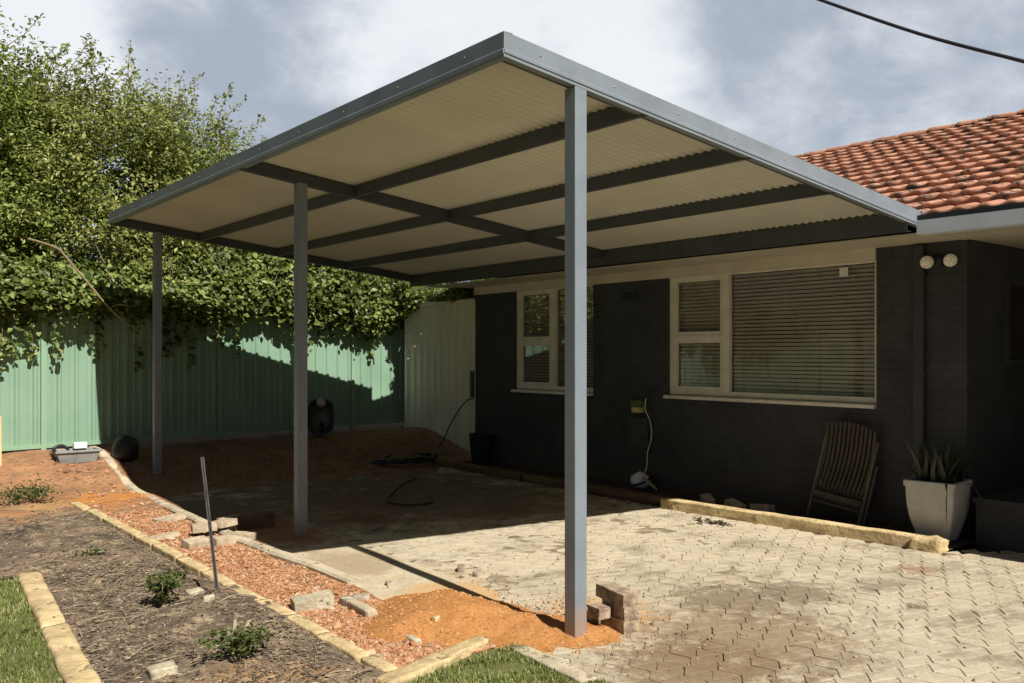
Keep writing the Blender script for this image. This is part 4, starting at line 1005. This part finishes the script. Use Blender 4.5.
for i in range(62):
    a, b = R.uniform(-.15, .15), R.uniform(-.15, .15); h = R.uniform(.12, .42); an = math.atan2(b, a)+R.gauss(0, .6); le = R.uniform(.02, .24)
    if i < 2: h, le, an, a, b = .05, .30, math.radians(205+60*i), -.10, -.12
    d = Vector((math.cos(an), math.sin(an), 0)); s = Vector((-math.sin(an), math.cos(an), 0)); mb = MB(); vs = []; mseg = 7
    for k in range(mseg):
        t = k/(mseg-1); w = (.016 if i > 1 else .008)*(1-.95*t**2.2)*(.7+.6*min(1, t*3)); c = Vector((a, b, -.01))+d*le*t*t+Vector((0, 0, h*t))+s*.012*math.sin(t*6+i)
        if i < 2: c = Vector((a, b, 0))+d*le*math.sin(t*PI*.6)+Vector((0, 0, .10*math.sin(t*PI)-.28*t*t))
        vs += [c-s*w+d*.004, c+d*-.004, c+s*w+d*.004]
    fs = [(k*3+j, k*3+j+1, k*3+j+4, k*3+j+3) for k in range(mseg-1) for j in (0, 1)]
    mb.add(vs, fs, 0, True); mb.build('leaf', MT['leaf_pot'], pl, local=True)
for an, L, up in ((-.55, .34, .22), (-.9, .30, -.02), (2.5, .26, .12)):
    d = Vector((math.cos(an), math.sin(an), 0)); mb = MB(); pts = spline([(d.x*.08, d.y*.08, 0), d*(.08+L*.5)+Vector((0, 0, up*.8+.04)), d*(.08+L)+Vector((0, 0, up))], 5); mb.tube(pts, .003, 5)
    for k in range(16):
        q = pts[R.randrange(3, len(pts))]; t = R.uniform(0, 2*PI); e = Vector((math.cos(t), math.sin(t), R.uniform(-.3, .6)))*.03; s = Vector((-math.sin(t), math.cos(t), 0))*.007
        mb.add([q, q+e*.5+s, q+e, q+e*.5-s], [(0, 1, 2, 3)])
    mb.build('trailing_stem', MT['leaf_pot'], pl, local=True)

# ------------------------------------------------------------------ things on the wall by the big window
bxw = thing('tap_timer', (AW-.001, 3.66, .96), 'small green and yellow box fixed on the dark wall left of the big window', 'box')
mb = MB(); mb.box((AW-.10, 3.60, .97), (AW-.002, 3.76, 1.06)); mb.build('lid', MT['grn_box'], bxw, bevel=.015)
mb = MB(); mb.box((AW-.09, 3.62, .90), (AW-.002, 3.75, .968)); mb.build('body', MT['yel_box'], bxw, bevel=.01)
mb = MB(); mb.tube([(AW-.002, 3.52, 1.11), (AW-.07, 3.52, 1.11), (AW-.085, 3.52, 1.07)], .014, 8); mb.tube([(AW-.06, 3.48, 1.13), (AW-.06, 3.57, 1.13)], .008, 6); mb.tube([(AW-.05, 3.6, 1.12), (AW-.05, 3.35, 1.14)], .006, 5)
one(mb, 'tap', MT['picket'], (AW, 3.52, 1.1), 'small metal garden tap on the dark wall beside the green box', 'tap')
mb = MB(); mb.tube(spline([(AW-.085, 3.515, 1.08), (AW-.09, 3.52, .95), (AW-.06, 3.47, .8), (AW-.05, 3.46, .62), (AW-.07, 3.5, .45), (AW-.10, 3.49, .28), (AW-.14, 3.50, .17)], 8), .0055, 6)
one(mb, 'cord', MT['white'], (AW-.1, 3.5, .1), 'thin white hose hanging down the dark wall from the tap', 'hose')
wb_ = thing('white_bundle', (4.30, 3.52, .02), 'round white bundle with a dark band lying at the foot of the wall', 'bundle')
mb = MB(); pr = [(.0, 0), (.06, .005), (.105, .04), (.12, .09), (.105, .14), (.06, .175), (.02, .19), (.012, .2)]
mb.lathe(pr, 18); mb.v = [tuple(Vector(v)*(1+.12*nz(v[0], v[1], v[2], 14))) for v in mb.v]; mb.build('bag', MT['white'], wb_, local=True)
mb = MB(); mb.tube([(math.cos(t)*.122, math.sin(t)*.122, .095+.05*math.sin(t+2)) for t in np.linspace(0, 2*PI, 24)], .012, 6); mb.build('band', MT['black_plastic'], wb_, local=True)
mb = MB(); mb.tube([(4.22, 3.40, .17), (4.16, 3.20, .10), (4.14, 3.12, .07)], [.018, .016, .01], 7); one(mb, 'wooden_peg', MT['paver_loose'], (4.2, 3.3, .03), 'short pale stick lying beside the white bundle', 'stick')

# ------------------------------------------------------------------ shaded clutter under the carport
mb = MB(); c = Vector(G(408, 462)); c.z = .03; pts = []
for k in range(170):
    t = k*.21; rr = .20+.10*nz(t, 0, 0, .35)+.14*abs(math.sin(t*.31)); pts.append((c.x+rr*1.7*math.cos(t)*.9+.1*nz(t, 4, 0, .3), c.y+rr*1.0*math.sin(t), c.z+.03+.10*abs(nz(t, 0, 5, .5))+.02*(k % 7)/7))
mb.tube(spline(pts, 3), .014, 6)
one(mb, 'hose_heap', MT['blue_tarp'], c, 'heap of tangled dark blue hose on the shaded carport floor', 'hose')
mb = MB(); q = [G(u, v, .02) for u, v in ((412, 466), (414, 478), (402, 484), (388, 498), (392, 503), (412, 505), (432, 502), (428, 494))]
mb.tube(spline(q, 8), .011, 6); one(mb, 'cable_loop', MT['rubber'], Vector(q[3]), 'loose loop of black cable lying on the shaded carport floor', 'cable')
mb = MB(); mb.tube(spline([(4.40, 7.0, .93), (4.41, 7.12, .92), (4.40, 7.3, .80), (4.36, 7.5, .55), (4.30, 7.62, .30), (4.22, 7.66, .16), (4.1, 7.6, .12)], 8), .010, 6)
one(mb, 'cable', MT['rubber'], (4.4, 7.3, .2), 'black cable arching down in front of the cream steel screen', 'cable')
mb = MB(); mb.box((AW-.05, 7.02, .95), (AW-.03, 7.1, 1.35)); one(mb, 'meter_board', MT['black_trim'], (AW, 7.06, .95), 'narrow dark board at the house end of the cream screen', 'board')
mb = MB(); mb.lathe([(.0, 0), (.13, 0), (.15, .1), (.18, .42), (.19, .44), (.175, .44), (.16, .40), (0, .38)], 20); mb.v = [(v[0]+4.23, v[1]+6.55, v[2]+.02) for v in mb.v]
one(mb, 'black_tub', MT['black_plastic'], (4.23, 6.55, .02), 'round black tub standing against the dark wall near the cream screen', 'tub')
# wheelbarrow tipped up on its front against the fence
wx, wy = 2.62, 8.42; wz = hgt(wx, wy)
wb = thing('wheelbarrow', (wx, wy, wz), 'dark wheelbarrow tipped up on end against the green fence in shade', 'wheelbarrow', rz=math.radians(-18)); wb.scale = (.66, .66, .66)
mb = MB(); vs = []; n = 20; rings = [(.00, .30, .05), (.05, .29, .10), (.16, .25, .20), (.22, .19, .27)]     # depth toward fence, half width, taper
for dpt, hw, inset in rings:
    for k in range(n):
        t = 2*PI*k/n; cx_, sz_ = math.cos(t), math.sin(t); e = .62
        x = hw*math.copysign(abs(cx_)**e, cx_); z = .47+(.43-inset*.6)*math.copysign(abs(sz_)**e, sz_)
        vs.append((x, -.12+dpt, z))
fs = [(i*n+k, i*n+(k+1) % n, (i+1)*n+(k+1) % n, (i+1)*n+k) for i in range(3) for k in range(n)]+[tuple(range(3*n, 4*n))]
mb.add(vs, fs, 0, True); tray = mb.build('tray', MT['barrow'], wb, local=True)
mb = MB(); mb.tube([(v[0], v[1], v[2]) for v in vs[:n]]+[vs[0]], .012, 6); mb.build('rim', MT['barrow'], tray, local=True)
mb = MB(); mb.lathe([(0, .028), (.05, .025), (.09, .014), (.115, -.01), (.11, -.03)], 16, (.02, -.13, .80), M=Matrix.Rotation(PI/2, 3, 'X').to_3x3()); mb.build('nose_highlight', MT['barrow_worn'], tray, local=True)  # pale disc standing in for the highlight on the tray nose
for s in (-1, 1):
    mb = MB(); mb.tube(spline([(s*.10, .14, .08), (s*.18, .16, .5), (s*.26, .12, 1.0)], 5) if False else spline([(-.25, .02+.05*s, .40+.05*s), (-.40, -.02+.05*s, .22+.05*s), (-.62, -.04+.12*s, .26+.12*s)], 5), .014, 7); mb.build('handle', MT['barrow_worn'], wb, local=True)
mb = MB(); mb.tube([(-.42, -.02, .24), (-.42, -.04, .0)], .013, 6); mb.build('leg', MT['barrow_worn'], wb, local=True)
mb = MB(); mb.lathe([(.10, -.03), (.15, -.035), (.175, 0), (.15, .035), (.10, .03)], 18, (.05, .10, .18), M=Matrix.Rotation(PI/2, 3, 'Y').to_3x3()); wl = mb.build('wheel', MT['rubber'], wb, local=True)
mb = MB(); mb.lathe([(.0, .02), (.1, .025), (.1, -.025), (.0, -.02)], 14, (.05, .10, .18), M=Matrix.Rotation(PI/2, 3, 'Y').to_3x3()); mb.build('rim', MT['barrow_worn'], wl, local=True)
# tray with white lid and a black bin at the fence
a, b, z = G(76, 462); tb = thing('planter_tray', (a, b, z), 'shallow grey tub with dark rim standing at the foot of the green fence', 'tub')
b += 0
mb = MB(); n_ = 4
def rect(hx, hy, z): return [(-hx, -hy, z), (hx, -hy, z), (hx, hy, z), (-hx, hy, z)]
L4 = [rect(.20, .12, .0), rect(.24, .15, .13), rect(.26, .17, .13), rect(.26, .17, .155), rect(.225, .135, .155), rect(.21, .125, .06)]
mb.add(sum(L4, []), [(i*4+k, i*4+(k+1) % 4, (i+1)*4+(k+1) % 4, (i+1)*4+k) for i in range(5) for k in range(4)]+[(20, 21, 22, 23), (3, 2, 1, 0)]); mb.build('tub', MT['tray'], tb, local=True, bevel=.006)
mb = MB(); mb.tube(spline([(-.24, -.10, .14), (-.27, -.12, .19), (-.18, -.10, .22), (-.10, -.10, .17)], 5), .02, 7); mb.build('handle', MT['black_plastic'], tb, local=True)
mb = MB(); mb.box((a-.01, b+.05, z+.157), (a+.14, b+.13, z+.23)); one(mb, 'white_carton', MT['white'], (a+.06, b+.09, z+.157), 'small white carton standing on the rim of the grey tub', 'carton', bevel=.006)
a, b, z = G(120, 460); b -= .02; a += .06; mb = MB(); mb.lathe([(.0, 0), (.12, 0), (.15, .05), (.165, .16), (.14, .25), (.09, .29), (.04, .31), (0, .305)], 18)
mb.v = [tuple(Vector(v)*(1+.10*nz(v[0], v[1], v[2], 7))+Vector((a, b, z-.01))) for v in mb.v]
one(mb, 'black_sack', MT['black_plastic'], (a, b, z), 'bulging black sack in the shadow edge at the foot of the fence', 'sack')
# raw timber post at the left edge
a, b, z = G(-4, 470); mb = MB(); mb.box((a-.05, b-.05, z-.2), (a+.05, b+.05, z+.62)); one(mb, 'timber_post', MT['timber'], (a, b, z), 'short raw yellow timber post at the left edge by the fence', 'post', bevel=.005)
# overhead cable
p1 = Vector((1.9, 4.0, 5.15)); p2 = Vector((4.1, -.75, 3.92))
def ray(u, v, w):
    r = (u-512)/F*w; return Vector((CX+r*math.cos(YAW)+w*math.sin(YAW), CY-r*math.sin(YAW)+w*math.cos(YAW), CH-(v-Y0)/F*w))
q0, q1, q2 = ray(815, -2, 9.0), ray(920, 34, 8.0), ray(1026, 62, 7.2); d = (q0-q1)
far = [q0+d*k+Vector((0, 0, .018*k*k)) for k in (9, 6, 3, 1)]
dn = (q2-q1); near_ = [q2+dn*.8, q2+dn*1.6]
mb = MB(); mb.tube(spline(far+[q0, q1, q2]+near_, 6), .016, 7)
one(mb, 'power_cable', MT['cable'], far[0], 'black overhead power cable crossing the sky above the tiled roof', 'cable')

# ------------------------------------------------------------------ light
SUN = Vector((.06, .96, -1)).normalized()
sl = bpy.data.lights.new('sun', 'SUN'); sl.energy = 5.0; sl.angle = math.radians(.53); sl.color = (1, .95, .86)
so = bpy.data.objects.new('sun', sl); C.objects.link(so); so.rotation_euler = SUN.to_track_quat('-Z', 'Y').to_euler(); so.location = (0, -20, 20)
w = bpy.data.worlds.new('World'); S.world = w; w.use_nodes = True; nt = w.node_tree; n = N(nt); bg = nt.nodes['Background']
sk = n.n('ShaderNodeTexSky'); sk.sky_type = 'NISHITA'; sk.sun_disc = False
el = math.asin(-SUN.z); sk.sun_elevation = el; sk.sun_rotation = math.atan2(-SUN.x, -SUN.y)
gen = n.n('ShaderNodeTexCoord').outputs['Generated']
g = n.xyz(gen)
# clouds on a flat layer: perspective towards the horizon
zc = n.mth('MAXIMUM', n.mth('ADD', g[2], .18), .05)
cv = n.comb(n.mth('DIVIDE', g[0], zc), n.mth('DIVIDE', g[1], zc), 0.)
mp = n.n('ShaderNodeMapping'); n.l(gen, mp.inputs[0]); mp.inputs['Scale'].default_value = (2.1, 2.1, 3.4); mp.inputs['Location'].default_value = (.4, .9, .3); cv = mp.outputs[0]
c1 = n.noise(1.5, 8, .6, cv, .35); c2 = n.noise(4.2, 6, .6, cv, .8)
cl = n.mth('ADD', n.mth('MULTIPLY', c1, .75), n.mth('MULTIPLY', c2, .25))
def blob(u, v, wd):
    d = Vector(((u-512)/F, 1, -(v-Y0)/F)); d = Vector((d.x*math.cos(YAW)+math.sin(YAW), -d.x*math.sin(YAW)+math.cos(YAW), d.z)).normalized()
    dp = n.n('ShaderNodeVectorMath', operation='DOT_PRODUCT'); n.l(gen, dp.inputs[0]); dp.inputs[1].default_value = d
    return n.rng(dp.outputs['Value'], 1-wd, 1., 0, 1)
br = n.mth('ADD', n.mth('MULTIPLY', blob(500, 20, .03), .22), n.mth('MULTIPLY', blob(8, 75, .008), .36))
br = n.mth('ADD', br, n.mth('MULTIPLY', blob(640, 60, .006), .16))
f = n.rng(n.mth('ADD', cl, br), .44, .76)
cloud = n.mix(f, (.285, .32, .375), (.63, .65, .67))
vd = n.n('ShaderNodeVectorMath', operation='DOT_PRODUCT'); n.l(gen, vd.inputs[0]); vd.inputs[1].default_value = (math.sin(YAW)*.97, math.cos(YAW)*.97, .24)
back = n.rng(vd.outputs['Value'], .45, .85, 0., 1.)          # unseen sky around and behind the camera, dimmed to deepen the shade
cloud = n.mix(1., cloud, n.mix(back, (.11, .13, .17), (1., 1., 1.)), 'MULTIPLY')
STR = .1
cs_ = n.n('ShaderNodeVectorMath', operation='SCALE'); n.l(cloud, cs_.inputs[0]); cs_.inputs['Scale'].default_value = 1/STR
fin = n.mix(.93, sk.outputs[0], cs_.outputs[0])
n.l(fin, bg.inputs['Color']); bg.inputs['Strength'].default_value = STR
S.view_settings.view_transform = 'Standard'; S.view_settings.look = 'None'; S.view_settings.exposure = 0.52; S.view_settings.gamma = 1
S.view_settings.use_curve_mapping = False
S.cycles.max_bounces = 8; S.cycles.transparent_max_bounces = 12
